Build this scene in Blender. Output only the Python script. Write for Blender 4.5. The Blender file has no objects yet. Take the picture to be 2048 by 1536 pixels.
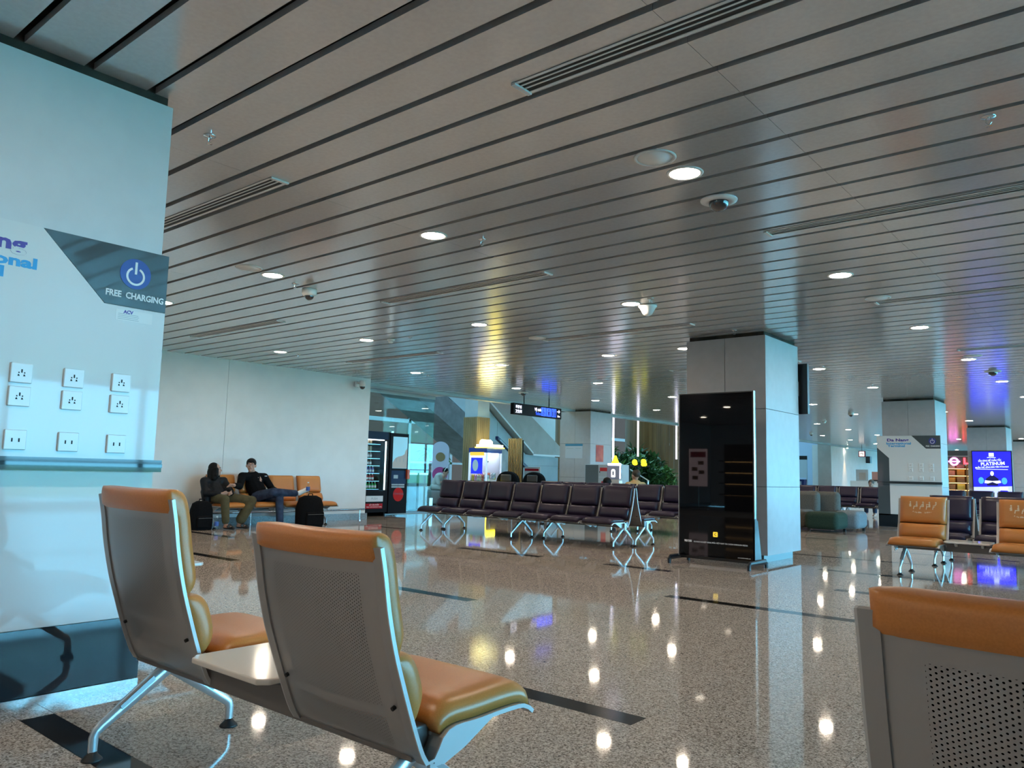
import bpy, bmesh, math, random
from mathutils import Vector, Matrix
random.seed(7)
PI = math.pi
D = bpy.data
SC = bpy.context.scene
COL = SC.collection

# ------------------------------------------------------------------ camera
cam_d = D.cameras.new('camera'); cam = D.objects.new('camera', cam_d); COL.objects.link(cam)
cam_d.sensor_width = 36.0; cam_d.lens = 1557.97 / 2048 * 36.0; cam_d.clip_end = 500
def _cam():
    yaw, pitch, roll = (math.radians(a) for a in (-39.907, 6.453, 1.435))
    f = Vector((math.sin(yaw)*math.cos(pitch), math.cos(yaw)*math.cos(pitch), math.sin(pitch)))
    r = Vector((math.cos(yaw), -math.sin(yaw), 0)); u = r.cross(f)
    r2 = math.cos(roll)*r + math.sin(roll)*u; u2 = -math.sin(roll)*r + math.cos(roll)*u
    m = Matrix((r2, u2, -f)).transposed().to_4x4(); m.translation = (0, 0, 1.05)
    cam.matrix_world = m
_cam(); SC.camera = cam

# ------------------------------------------------------------------ sky, exposure
SKY = (0.20, 0.66, 1.0); SKY_S = 21.0
LAMP = (1.0, 0.86, 0.68); LAMP_S = 128.0
w = D.worlds.new('sky'); SC.world = w; w.use_nodes = True
bg = w.node_tree.nodes['Background']; bg.inputs[0].default_value = (*SKY, 1); bg.inputs[1].default_value = SKY_S
vs = SC.view_settings; vs.view_transform = 'Standard'; vs.look = 'None'; vs.gamma = 1; vs.exposure = 0.5; vs.use_curve_mapping = False
cy = SC.cycles; cy.use_denoising = True; cy.max_bounces = 7; cy.diffuse_bounces = 4; cy.glossy_bounces = 4
cy.transparent_max_bounces = 12; cy.sample_clamp_indirect = 6.0; cy.caustics_reflective = False; cy.caustics_refractive = False
def portal(name, loc, rot, sx, sy):
    l = D.lights.new(name, 'AREA'); l.shape = 'RECTANGLE'; l.size = sx; l.size_y = sy; l.cycles.is_portal = True
    o = D.objects.new(name, l); o.location = loc; o.rotation_euler = rot; COL.objects.link(o)
portal('daylight_opening', (11.9, 30.5, 1.46), (0, PI/2, 0), 2.8, 55)          # the glazed side to the right
portal('added_daylight_roof', (-20.5, 22, 7.95), (0, 0, 0), 8, 48)  # unseen roof opening, added to brighten the stair hall
portal('daylight_opening_hall', (-26.9, 24, 4.0), (0, -PI/2, 0), 7.6, 60)    # the glazed side of the stair hall

# ------------------------------------------------------------------ materials
def mat(name, col, rough=0.5, metal=0.0, spec=0.5, emit=None, es=0.0, coat=0.0, alpha=None):
    m = D.materials.new(name); m.use_nodes = True
    b = m.node_tree.nodes['Principled BSDF']
    b.inputs['Base Color'].default_value = (*col, 1); b.inputs['Roughness'].default_value = rough
    b.inputs['Metallic'].default_value = metal; b.inputs['Specular IOR Level'].default_value = spec
    b.inputs['Coat Weight'].default_value = coat; b.inputs['Coat Roughness'].default_value = 0.03
    if emit: b.inputs['Emission Color'].default_value = (*emit, 1); b.inputs['Emission Strength'].default_value = es
    return m
def nt(m): return m.node_tree.nodes, m.node_tree.links, m.node_tree.nodes['Principled BSDF']
def noise_mat(name, c1, c2, scale, rough=0.5, detail=4, lo=0.35, hi=0.65, bump=0.0, metal=0.0, stretch=(1,1,1), spec=0.5, coat=0.0):
    m = mat(name, c1, rough, metal, spec, coat=coat); n, l, b = nt(m)
    tc = n.new('ShaderNodeTexCoord'); mp = n.new('ShaderNodeMapping'); mp.inputs['Scale'].default_value = stretch
    t = n.new('ShaderNodeTexNoise'); t.inputs['Scale'].default_value = scale; t.inputs['Detail'].default_value = detail
    r = n.new('ShaderNodeValToRGB'); r.color_ramp.elements[0].position = lo; r.color_ramp.elements[1].position = hi
    r.color_ramp.elements[0].color = (*c1, 1); r.color_ramp.elements[1].color = (*c2, 1)
    l.new(tc.outputs['Object'], mp.inputs[0]); l.new(mp.outputs[0], t.inputs[0]); l.new(t.outputs[0], r.inputs[0]); l.new(r.outputs[0], b.inputs['Base Color'])
    if bump:
        bp = n.new('ShaderNodeBump'); bp.inputs['Strength'].default_value = bump; bp.inputs['Distance'].default_value = 0.002
        l.new(t.outputs[0], bp.inputs['Height']); l.new(bp.outputs[0], b.inputs['Normal'])
    return m
def granite(name, cols, rough):
    m = mat(name, cols[1], rough, spec=0.6); n, l, b = nt(m)
    g = n.new('ShaderNodeNewGeometry')
    v = n.new('ShaderNodeTexVoronoi'); v.inputs['Scale'].default_value = 165
    t = n.new('ShaderNodeTexNoise'); t.inputs['Scale'].default_value = 60; t.inputs['Detail'].default_value = 6
    big = n.new('ShaderNodeTexNoise'); big.inputs['Scale'].default_value = 0.9
    r = n.new('ShaderNodeValToRGB'); e = r.color_ramp.elements
    e[0].position = 0.22; e[0].color = (*cols[0], 1); e[1].position = 0.8; e[1].color = (*cols[2], 1)
    x = e.new(0.5); x.color = (*cols[1], 1)
    sep = n.new('ShaderNodeSeparateColor'); mx = n.new('ShaderNodeMath'); mx.operation = 'MULTIPLY_ADD'; mx.inputs[1].default_value = 0.55
    md = n.new('ShaderNodeMath'); md.operation = 'MULTIPLY_ADD'; md.inputs[1].default_value = 0.5; md.inputs[2].default_value = 0.0
    for q in (v, t, big): l.new(g.outputs['Position'], q.inputs['Vector'])
    l.new(v.outputs['Color'], sep.inputs[0]); l.new(t.outputs[0], md.inputs[0]); l.new(sep.outputs[0], mx.inputs[0]); l.new(md.outputs[0], mx.inputs[2])
    l.new(mx.outputs[0], r.inputs[0])
    hs = n.new('ShaderNodeMix'); hs.data_type = 'RGBA'; hs.blend_type = 'MULTIPLY'; hs.inputs[0].default_value = 0.35
    rr = n.new('ShaderNodeValToRGB'); rr.color_ramp.elements[0].color = (0.7, 0.7, 0.7, 1); rr.color_ramp.elements[1].color = (1, 1, 1, 1)
    l.new(big.outputs[0], rr.inputs[0]); l.new(r.outputs[0], hs.inputs[6]); l.new(rr.outputs[0], hs.inputs[7]); l.new(hs.outputs[2], b.inputs['Base Color'])
    return m
def glass(name, tint, refl=0.12, rough=0.0):
    m = D.materials.new(name); m.use_nodes = True; n = m.node_tree.nodes; l = m.node_tree.links; n.clear()
    o = n.new('ShaderNodeOutputMaterial'); t = n.new('ShaderNodeBsdfTransparent'); t.inputs[0].default_value = (*tint, 1)
    g = n.new('ShaderNodeBsdfGlossy'); g.inputs['Roughness'].default_value = rough; g.inputs[0].default_value = (1, 1, 1, 1)
    f0 = n.new('ShaderNodeLayerWeight'); f0.inputs[0].default_value = 0.5; f = n.new('ShaderNodeMath'); f.operation = 'POWER'; f.inputs[1].default_value = 5.0; l.new(f0.outputs['Facing'], f.inputs[0])
    a = n.new('ShaderNodeMath'); a.operation = 'MULTIPLY_ADD'; a.inputs[1].default_value = 0.9; a.inputs[2].default_value = 0.03 + refl; a.use_clamp = True
    x = n.new('ShaderNodeMixShader')
    l.new(f.outputs[0], a.inputs[0]); l.new(a.outputs[0], x.inputs[0]); l.new(t.outputs[0], x.inputs[1]); l.new(g.outputs[0], x.inputs[2]); l.new(x.outputs[0], o.inputs[0])
    return m
def emis(name, col, s):
    m = mat(name, col, 0.4, emit=col, es=s); return m
def perforated(name, col, metal, rough):
    """sheet with round holes on a staggered grid; UV in metres (u across, v along the sheet)"""
    m = mat(name, col, rough, metal); n, l, b = nt(m)
    uv = n.new('ShaderNodeUVMap'); sp = n.new('ShaderNodeSeparateXYZ'); l.new(uv.outputs[0], sp.inputs[0])
    def M(op, a, bb=None, c=None):
        q = n.new('ShaderNodeMath'); q.operation = op
        for i, val in enumerate((a, bb, c)):
            if val is None: continue
            if isinstance(val, (int, float)): q.inputs[i].default_value = val
            else: l.new(val, q.inputs[i])
        return q.outputs[0]
    pu, pv = 0.0157, 0.0090
    def grid(du, dv):
        a = M('MULTIPLY', M('SUBTRACT', M('FRACT', M('DIVIDE', M('ADD', sp.outputs[0], 5 + du), pu)), 0.5), pu)
        c = M('MULTIPLY', M('SUBTRACT', M('FRACT', M('DIVIDE', M('ADD', sp.outputs[1], 5 + dv), pv)), 0.5), pv)
        return M('LESS_THAN', M('ADD', M('MULTIPLY', a, a), M('MULTIPLY', c, c)), 0.0020**2)
    dots = M('MAXIMUM', grid(0, 0), grid(pu/2, pv/2))
    inu = M('LESS_THAN', M('ABSOLUTE', sp.outputs[0]), 0.195)
    z1 = M('MULTIPLY', M('GREATER_THAN', sp.outputs[1], 0.072), M('LESS_THAN', sp.outputs[1], 0.435))
    z2 = M('MULTIPLY', M('GREATER_THAN', sp.outputs[1], 0.465), M('LESS_THAN', sp.outputs[1], 0.555))
    msk = M('MULTIPLY', M('MULTIPLY', dots, inu), M('MAXIMUM', z1, z2))
    tr = n.new('ShaderNodeBsdfTransparent'); x = n.new('ShaderNodeMixShader')
    out = n['Material Output']; l.new(msk, x.inputs[0]); l.new(b.outputs[0], x.inputs[1]); l.new(tr.outputs[0], x.inputs[2]); l.new(x.outputs[0], out.inputs[0])
    return m

M = {}
M['granite'] = granite('granite_beige', ((0.14, 0.108, 0.088), (0.53, 0.435, 0.365), (0.84, 0.735, 0.645)), 0.045)
M['inlay'] = noise_mat('granite_black', (0.012, 0.011, 0.011), (0.03, 0.028, 0.027), 180, 0.06)
M['skirting'] = noise_mat('granite_grey', (0.16, 0.16, 0.16), (0.28, 0.28, 0.28), 60, 0.25)
M['slat'] = noise_mat('painted_aluminium_slat', (0.62, 0.62, 0.625), (0.66, 0.66, 0.665), 40, 0.17, metal=0.42, bump=0.04)
M['void'] = noise_mat('ceiling_void', (0.02, 0.016, 0.013), (0.06, 0.045, 0.035), 6, 0.9)
M['diffuser'] = mat('painted_diffuser', (0.70, 0.70, 0.69), 0.4)
M['black'] = mat('matt_black', (0.008, 0.008, 0.009), 0.6)
M['satinblack'] = mat('satin_black', (0.012, 0.012, 0.014), 0.3)
M['machineblack'] = mat('powder_coat_black', (0.006, 0.006, 0.008), 0.55, spec=0.12)
M['wall'] = noise_mat('wall_paint', (0.72, 0.74, 0.73), (0.76, 0.78, 0.77), 3, 0.6)
M['clad'] = noise_mat('pillar_cladding', (0.44, 0.43, 0.44), (0.47, 0.46, 0.47), 8, 0.42, metal=0.10, spec=0.35)
M['gap'] = mat('joint_grey', (0.30, 0.32, 0.33), 0.7)
M['plinth'] = mat('plinth_steel', (0.14, 0.14, 0.14), 0.35, 0.3)
M['steel'] = mat('brushed_steel', (0.62, 0.63, 0.64), 0.28, 1.0)
M['chrome'] = mat('polished_steel', (0.75, 0.75, 0.76), 0.1, 1.0)
M['alu'] = noise_mat('cast_aluminium', (0.66, 0.68, 0.70), (0.72, 0.74, 0.76), 30, 0.32, metal=0.75)
M['shell'] = perforated('perforated_shell', (0.38, 0.37, 0.37), 0.5, 0.36)
M['frame'] = mat('painted_frame', (0.60, 0.60, 0.60), 0.35, 0.25)
M['shellgrey'] = mat('painted_side_frame', (0.38, 0.37, 0.37), 0.36, 0.5)
M['beam'] = mat('beam_paint', (0.16, 0.145, 0.14), 0.35, 0.2)
M['tan'] = noise_mat('tan_leather', (0.56, 0.195, 0.042), (0.62, 0.225, 0.052), 260, 0.34, bump=0.12)
M['tanpipe'] = mat('tan_piping', (0.74, 0.42, 0.16), 0.4)
M['navy'] = noise_mat('aubergine_leather', (0.020, 0.013, 0.034), (0.028, 0.018, 0.044), 260, 0.33, bump=0.12, spec=0.4)
M['rubber'] = mat('black_rubber', (0.012, 0.012, 0.012), 0.5)
M['tabletop'] = mat('white_table', (0.78, 0.72, 0.66), 0.12)
M['panelwhite'] = mat('back_painted_white_glass', (0.70, 0.72, 0.72), 0.04, spec=0.22)
M['panelgrey'] = mat('back_painted_grey_glass', (0.075, 0.092, 0.10), 0.04, spec=0.3)
M['paneldark'] = mat('black_glass', (0.014, 0.018, 0.022), 0.03, spec=0.45)
M['plasticwhite'] = mat('white_plastic', (0.78, 0.78, 0.77), 0.25)
M['purple'] = mat('print_purple', (0.065, 0.035, 0.30), 0.4)
M['cyanprint'] = mat('print_cyan', (0.03, 0.33, 0.68), 0.4)
M['blueprint'] = mat('print_blue', (0.02, 0.03, 0.26), 0.3)
M['whiteprint'] = mat('print_white', (0.85, 0.85, 0.85), 0.4)
M['greyprint'] = mat('print_grey', (0.35, 0.40, 0.42), 0.5)
M['peach'] = mat('print_peach', (0.80, 0.62, 0.42), 0.5)
M['screenblack'] = mat('screen_glass', (0.003, 0.003, 0.004), 0.02, spec=0.3)
M['yellowlit'] = emis('lit_yellow_print', (0.9, 0.62, 0.05), 0.5)
M['whitelit'] = emis('lit_white_print', (0.6, 0.6, 0.6), 0.2)
M['lamp'] = emis('lamp_diffuser', LAMP, LAMP_S)
M['lampoff'] = mat('speaker_grille', (0.86, 0.86, 0.84), 0.6)
M['domeglass'] = mat('smoked_dome', (0.02, 0.02, 0.024), 0.03, coat=1.0)
M['skin'] = mat('skin', (0.50, 0.30, 0.22), 0.5)
M['hair'] = noise_mat('black_hair', (0.003, 0.003, 0.003), (0.007, 0.006, 0.006), 90, 0.6, spec=0.2)
M['cloth_black'] = noise_mat('black_cloth', (0.003, 0.003, 0.0035), (0.006, 0.006, 0.007), 60, 0.95, spec=0.15)
M['jeans'] = noise_mat('blue_jeans', (0.010, 0.022, 0.055), (0.03, 0.055, 0.11), 12, 0.85)
M['khaki'] = noise_mat('olive_trousers', (0.075, 0.060, 0.026), (0.10, 0.082, 0.036), 14, 0.9)
M['leatherjacket'] = noise_mat('black_jacket', (0.003, 0.0035, 0.005), (0.008, 0.009, 0.012), 20, 0.6, spec=0.25)
M['clearglass'] = glass('partition_glass', (0.80, 0.93, 0.92), 0.0)
M['windowglass'] = glass('window_glass', (0.92, 0.96, 0.97), 0.0)
M['tintglass'] = glass('tinted_hall_glass', (0.13, 0.075, 0.062), 0.0)
M['addedroofglass'] = glass('added_skylight_glass', (0.5, 0.42, 0.40), 0.0)  # for the added hall skylight
M['caseglass'] = glass('display_glass', (0.92, 0.95, 0.95), 0.0)
M['windowframe'] = mat('window_frame', (0.45, 0.47, 0.48), 0.4, 0.3)
M['woodslat'] = noise_mat('light_wood_slat', (0.34, 0.24, 0.12), (0.44, 0.32, 0.17), 12, 0.5, stretch=(1, 1, 0.1))
M['woodpanel'] = noise_mat('brown_wood_panel', (0.16, 0.070, 0.022), (0.26, 0.12, 0.042), 5, 0.35, stretch=(1, 1, 0.08))
M['darkwood'] = mat('dark_backing', (0.018, 0.013, 0.009), 0.8)
M['stairgrey'] = noise_mat('stair_side_grey', (0.16, 0.15, 0.15), (0.22, 0.21, 0.21), 3, 0.5)
M['stairbeige'] = noise_mat('stair_side_beige', (0.40, 0.36, 0.32), (0.46, 0.42, 0.38), 2, 0.5)
M['stairpanel'] = noise_mat('stair_panel_pale', (0.42, 0.48, 0.50), (0.48, 0.54, 0.56), 2, 0.4)
M['stone'] = noise_mat('pale_stone', (0.34, 0.35, 0.36), (0.46, 0.46, 0.46), 4, 0.4)
M['lawn'] = noise_mat('lawn', (0.05, 0.14, 0.03), (0.10, 0.24, 0.05), 2, 0.9)
M['apron'] = noise_mat('apron_concrete_sunlit', (0.70, 0.70, 0.68), (0.78, 0.78, 0.76), 0.5, 0.9)  # colour raised to stand in for sunlight on the ground
M['leaf'] = noise_mat('leaf_green', (0.018, 0.055, 0.012), (0.05, 0.12, 0.03), 4, 0.45)
M['leaf2'] = noise_mat('leaf_light_green', (0.07, 0.16, 0.03), (0.13, 0.24, 0.06), 4, 0.45)
M['trunk'] = mat('brown_stem', (0.10, 0.06, 0.03), 0.8)
def simple(nm, c, r=0.5, **k):
    if nm not in M: M[nm] = mat(nm, c, r, **k)
    return M[nm]

# ------------------------------------------------------------------ mesh helpers
class MB:
    def __init__(s): s.v = []; s.f = []; s.uv = None
    def add(s, vs, fs, T=None):
        o = len(s.v); s.v += [tuple(T @ Vector(q)) if T else tuple(q) for q in vs]; s.f += [tuple(i + o for i in f) for f in fs]; return s
    def box(s, a, b, T=None):
        (x0, y0, z0), (x1, y1, z1) = a, b
        return s.add([(x0,y0,z0),(x1,y0,z0),(x1,y1,z0),(x0,y1,z0),(x0,y0,z1),(x1,y0,z1),(x1,y1,z1),(x0,y1,z1)],
                     [(0,3,2,1),(4,5,6,7),(0,1,5,4),(1,2,6,5),(2,3,7,6),(3,0,4,7)], T)
    def prism(s, poly, h0, h1, axis='z', T=None):
        n = len(poly)
        def P(p, h): return {'z': (p[0], p[1], h), 'x': (h, p[0], p[1]), 'y': (p[0], h, p[1])}[axis]
        vs = [P(p, h0) for p in poly] + [P(p, h1) for p in poly]
        fs = [tuple(range(n))[::-1], tuple(range(n, 2*n))] + [(i, (i+1) % n, n + (i+1) % n, n + i) for i in range(n)]
        if axis == 'y': fs = [f[::-1] for f in fs]
        return s.add(vs, fs, T)
    def lathe(s, prof, n=20, T=None):
        vs = []; fs = []
        for (r, z) in prof: vs += [(r*math.cos(2*PI*i/n), r*math.sin(2*PI*i/n), z) for i in range(n)]
        for j in range(len(prof)-1):
            for i in range(n): fs.append((j*n+i, j*n+(i+1) % n, (j+1)*n+(i+1) % n, (j+1)*n+i))
        if prof[0][0] > 1e-5: fs.append(tuple(range(n))[::-1])
        if prof[-1][0] > 1e-5: fs.append(tuple(range((len(prof)-1)*n, len(prof)*n)))
        return s.add(vs, fs, T)
    def tube(s, pts, rad, n=8, flat=1.0):
        """swept tube; rad may be a list; flat scales the section sideways"""
        pts = [Vector(p) for p in pts]; k = len(pts); rads = rad if isinstance(rad, (list, tuple)) else [rad]*k
        vs = []; fs = []; ref = None
        for j, p in enumerate(pts):
            t = (pts[min(j+1, k-1)] - pts[max(j-1, 0)]).normalized()
            if ref is None: ref = Vector((0, 0, 1)) if abs(t.z) < 0.9 else Vector((1, 0, 0))
            a = t.cross(ref).normalized(); b = a.cross(t).normalized(); ref = b
            vs += [tuple(p + rads[j]*(a*math.cos(2*PI*i/n)*flat + b*math.sin(2*PI*i/n))) for i in range(n)]
        for j in range(k-1):
            for i in range(n): fs.append((j*n+i, j*n+(i+1) % n, (j+1)*n+(i+1) % n, (j+1)*n+i))
        fs.append(tuple(range(n))[::-1]); fs.append(tuple(range((k-1)*n, k*n)))
        return s.add(vs, fs)
    def ball(s, c, r, n=12, m=8, R=None):
        c = Vector(c); r = r if isinstance(r, (list, tuple)) else (r, r, r)
        vs = []; fs = []
        for j in range(m+1):
            th = PI*j/m
            for i in range(n):
                q = Vector((r[0]*math.sin(th)*math.cos(2*PI*i/n), r[1]*math.sin(th)*math.sin(2*PI*i/n), r[2]*math.cos(th)))
                if R: q = R @ q
                vs.append(tuple(c + q))
        for j in range(m):
            for i in range(n): fs.append((j*n+i, (j+1)*n+i, (j+1)*n+(i+1) % n, j*n+(i+1) % n))
        return s.add(vs, fs)
    def capsule(s, a, b, ra, rb, n=12):
        a = Vector(a); b = Vector(b); k = 4
        pts = [a.lerp(b, i/k) for i in range(k+1)]; s.tube(pts, [ra + (rb-ra)*i/k for i in range(k+1)], n); s.ball(a, ra, n, 8); s.ball(b, rb, n, 8); return s
    def mesh(s, name):
        me = D.meshes.new(name); me.from_pydata(s.v, [], s.f); me.update()
        if s.uv:
            uvl = me.uv_layers.new(name='UVMap')
            for lp in me.loops: uvl.data[lp.index].uv = s.uv[lp.vertex_index]
        return me
def link(name, me, m=None, parent=None, loc=None, rz=None):
    o = D.objects.new(name, me); COL.objects.link(o)
    if m is not None and me is not None and not me.materials: me.materials.append(m)
    if parent: o.parent = parent
    if loc is not None: o.location = loc
    if rz is not None: o.rotation_euler = (0, 0, rz)
    return o
def part(name, mb, m, parent=None, smooth=False, bevel=0.0, seg=2, loc=None, rz=None, fix=True):
    me = mb.mesh(name) if isinstance(mb, MB) else mb
    if fix and isinstance(mb, MB):
        b = bmesh.new(); b.from_mesh(me); bmesh.ops.recalc_face_normals(b, faces=b.faces); b.to_mesh(me); b.free()
    if smooth: me.shade_smooth()
    o = link(name, me, m, parent, loc, rz)
    if bevel:
        q = o.modifiers.new('bevel', 'BEVEL'); q.width = bevel; q.segments = seg; q.limit_method = 'ANGLE'; q.angle_limit = 0.6
        if seg > 1 and not smooth: me.shade_smooth(); o.modifiers.new('wn', 'WEIGHTED_NORMAL')
    return o
def tag(o, label, cat, group=None):
    o['label'] = label; o['category'] = cat
    if group: o['group'] = group
    return o
def thing(name, label, cat, loc=(0, 0, 0), rz=0.0, group=None):
    o = D.objects.new(name, None); COL.objects.link(o); o.location = loc; o.rotation_euler = (0, 0, rz); o.empty_display_size = 0.1
    return tag(o, label, cat, group)
def struct(o): o['kind'] = 'structure'; return o
def copy_tree(o, loc=None, label=None, rz=None, parent=None):
    c = o.copy(); COL.objects.link(c); c.parent = parent
    for ch in [x for x in D.objects if x.parent == o]: copy_tree(ch, parent=c)
    if loc is not None: c.location = loc
    if rz is not None: c.rotation_euler = (0, 0, rz)
    if label: c['label'] = label
    return c
_txt = {}
def text(s, size, m, parent, mtx, name='lettering', extr=0.001, bold=0.0, align='CENTER', sx=1.0, fit=None):
    """lettering as a mesh; mtx maps text plane (x right, y up, z out) into the parent's space"""
    c = D.curves.new('t', 'FONT'); c.body = s; c.size = size; c.extrude = extr; c.offset = bold; c.align_x = align; c.align_y = 'CENTER'; c.resolution_u = 2
    o = D.objects.new('t', c); COL.objects.link(o)
    me = D.meshes.new_from_object(o.evaluated_get(bpy.context.evaluated_depsgraph_get()))
    D.objects.remove(o); D.curves.remove(c)
    if fit:
        xs = [v.co.x for v in me.vertices]; sx = fit/(max(xs)-min(xs))
    me.transform(mtx @ Matrix.Diagonal((sx, 1, 1, 1))); me.materials.clear()
    return link(name, me, m, parent)
def frame_px(o, r, u):
    """matrix with origin o, text-right r, text-up u"""
    r = Vector(r); u = Vector(u); n = r.cross(u); mm = Matrix((r, u, n)).transposed().to_4x4(); mm.translation = o; return mm
ORD = ['first', 'second', 'third', 'fourth', 'fifth', 'sixth', 'seventh', 'eighth', 'ninth', 'tenth', 'eleventh', 'twelfth', 'thirteenth', 'fourteenth', 'fifteenth', 'sixteenth']

# ================================================================== THE ROOM
ZC = 2.93
XW = -12.8       # white wall on the left
XE = -13.5       # edge of the low ceiling towards the stair hall
XR = 12.0        # glazed side on the right
Y0, Y1 = -9.0, 58.0
# ---- floor: tiles with thin joints and black inlay strips
floor = struct(part('floor', MB().box((-27, Y0, -0.2), (XR, Y1, -0.012)), M['gap']))
TX = 0.83; X_SEAM = -1.79
strip_rows = [(-2.07, 0.13), (-0.40, 0.13), (1.27, 0.13), (2.98, 0.13), (4.76, 0.13), (6.24, 0.13), (7.86, 0.14), (9.50, 0.13), (11.15, 0.13)]
y = 11.15
while y < Y1 - 2: y += 1.65; strip_rows.append((y, 0.13))
strip_spans = {(1.27, 0): (-3.62, -1.98), (2.98, 0): (-3.45, -1.79), (4.76, 0): (-6.08, -4.40), (4.76, 1): (-9.6, -7.96), (6.24, 0): (-3.43, -1.83), (6.24, 1): (-12.06, -10.48),
               (7.86, 0): (-5.12, -4.26), (7.86, 1): (-2.5, -0.9), (7.86, 2): (-7.5, -6.1), (9.50, 0): (-3.2, -1.57), (9.50, 1): (-11.8, -10.4), (11.15, 0): (-4.1, -2.4), (11.15, 1): (-1.2, 0.5)}
spans = {}
for (yy, k), sp in strip_spans.items(): spans.setdefault(yy, []).append(sp)
rnd = random.Random(3)
for yy, wd in strip_rows:
    if yy > 11.3:
        x = -12.0 + rnd.random()*2
        while x < 4:
            spans.setdefault(yy, []).append((x, x + 1.66)); x += 1.66 + rnd.choice((1.66, 2.5, 3.3))
tiles = []; J = 0.0012
for i, (ys, wd) in enumerate(strip_rows):
    ye = strip_rows[i+1][0] if i + 1 < len(strip_rows) else Y1
    sp = sorted(spans.get(ys, []))
    for (a, b) in sp: part('inlay_strip', MB().box((a+J, ys+J, -0.012), (b-J, ys+wd-J, 0.0002)), M['inlay'], floor)
    rows = [(ys, ys+wd, 1)]; mid = (ys + wd + ye)/2; rows += [(ys+wd, mid, 0), (mid, ye, 0)]
    for (a, b, isrow) in rows:
        n0 = math.floor((-26.9 - X_SEAM)/TX)
        for k in range(n0, 17):
            xa, xb = X_SEAM + k*TX, X_SEAM + (k+1)*TX
            segs = [(xa, xb)]
            if isrow:
                for (p, q) in sp:
                    ns = []
                    for (u, v) in segs:
                        if q <= u or p >= v: ns.append((u, v)); continue
                        if p - u > 0.01: ns.append((u, p))
                        if v - q > 0.01: ns.append((q, v))
                    segs = ns
            for (u, v) in segs: tiles.append((u, v, a, b))
Rc = cam.matrix_world.to_3x3()
def inview(p):
    q = Rc.transposed() @ (Vector(p) - Vector((0, 0, 1.05)))
    if q.z > -0.3: return False
    return abs(q.x/q.z)*1557.97 < 1100 and abs(q.y/q.z)*1557.97 < 850
tiles.sort(key=lambda t: (0 if inview(((t[0]+t[1])/2, (t[2]+t[3])/2, 0)) else 1, ((t[0]+t[1])/2)**2 + ((t[2]+t[3])/2)**2))
for t in tiles[:285]: part('floor_tile', MB().box((t[0]+J, t[2]+J, -0.012), (t[1]-J, t[3]-J, 0.0)), M['granite'], floor, fix=False)
rest = MB()
for t in tiles[285:]: rest.box((t[0]+J, t[2]+J, -0.012), (t[1]-J, t[3]-J, 0.0))
o = part('floor_tiles', rest, M['granite'], floor, fix=False); o['kind'] = 'stuff'
# ---- ceiling: aluminium slats, open joints, dark void
ceiling = struct(part('ceiling', MB().box((XE, Y0, ZC+0.10), (XR, Y1, ZC+0.3)), M['void']))
PITCH = 0.3009; GAP = 0.044; PAN = 2.955
slats = []
k0 = math.floor((Y0 - 1.70)/PITCH)
for k in range(k0 + 1, int((Y1 - 1.70)/PITCH)):
    ya = 1.70 + k*PITCH + GAP/2; yb = ya + PITCH - GAP
    xj = [XE] + [-1.5 + PAN*j for j in range(-4, 5) if XE + 0.2 < -1.5 + PAN*j < XR - 0.2] + [XR]
    for a, b in zip(xj[:-1], xj[1:]): slats.append((a, b, ya, yb))
slats.sort(key=lambda t: (0 if any(inview((x, (t[2]+t[3])/2, ZC)) for x in (t[0], (t[0]+t[1])/2, t[1])) else 1, math.hypot(max(0, max(t[0], -t[1])) if t[0] > 0 or t[1] < 0 else 0, t[2])))
def slat_box(mb, t):
    a, b, p, q = t; mb.box((a+0.001, p, ZC), (b-0.001, q, ZC+0.004)); mb.box((a+0.001, p, ZC+0.004), (b-0.001, p+0.003, ZC+0.035)); mb.box((a+0.001, q-0.003, ZC+0.004), (b-0.001, q, ZC+0.035)); return mb
for t in slats[:290]: part('ceiling_slat', slat_box(MB(), t), M['slat'], ceiling, fix=False)
rest = MB()
for t in slats[290:]: slat_box(rest, t)
o = part('ceiling_slats', rest, M['slat'], ceiling, fix=False); o['kind'] = 'stuff'
struct(part('trim_1', MB().box((XE-0.06, Y0, ZC-0.06), (XE+0.15, Y1, ZC+0.6)), M['stairpanel']))
struct(part('trim_4', MB().box((-14.4, 10.0, ZC), (XE-0.06, 14.1, ZC+0.3)), M['diffuser']))
# ---- white wall on the left, with its joints, skirting and bumper rail
wl = struct(part('wall_left', MB().box((XW-0.45, Y0, 0.0), (XW-0.012, 10.63, ZC+0.05)), M['gap']))
ys = [Y0, -4.2, -1.3, 1.6, 4.48, 7.38, 10.65]
for a, b in zip(ys[:-1], ys[1:]): part('wall_panel', MB().box((XW-0.012, a+0.003, 0.13), (XW, b-0.003, ZC+0.05)), M['wall'], wl)
struct(part('baseboard_left', MB().box((XW, Y0, 0), (XW+0.012, 10.7, 0.13)), M['skirting']))
# ---- rear and far walls
struct(part('wall_rear', MB().box((XE-0.5, Y0-0.3, 0), (XR, Y0, ZC+0.1)), M['wall']))
struct(part('wall_far', MB().box((-12.4, Y1-0.3, 0), (XR, Y1, ZC+0.1)), M['wall']))
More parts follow.
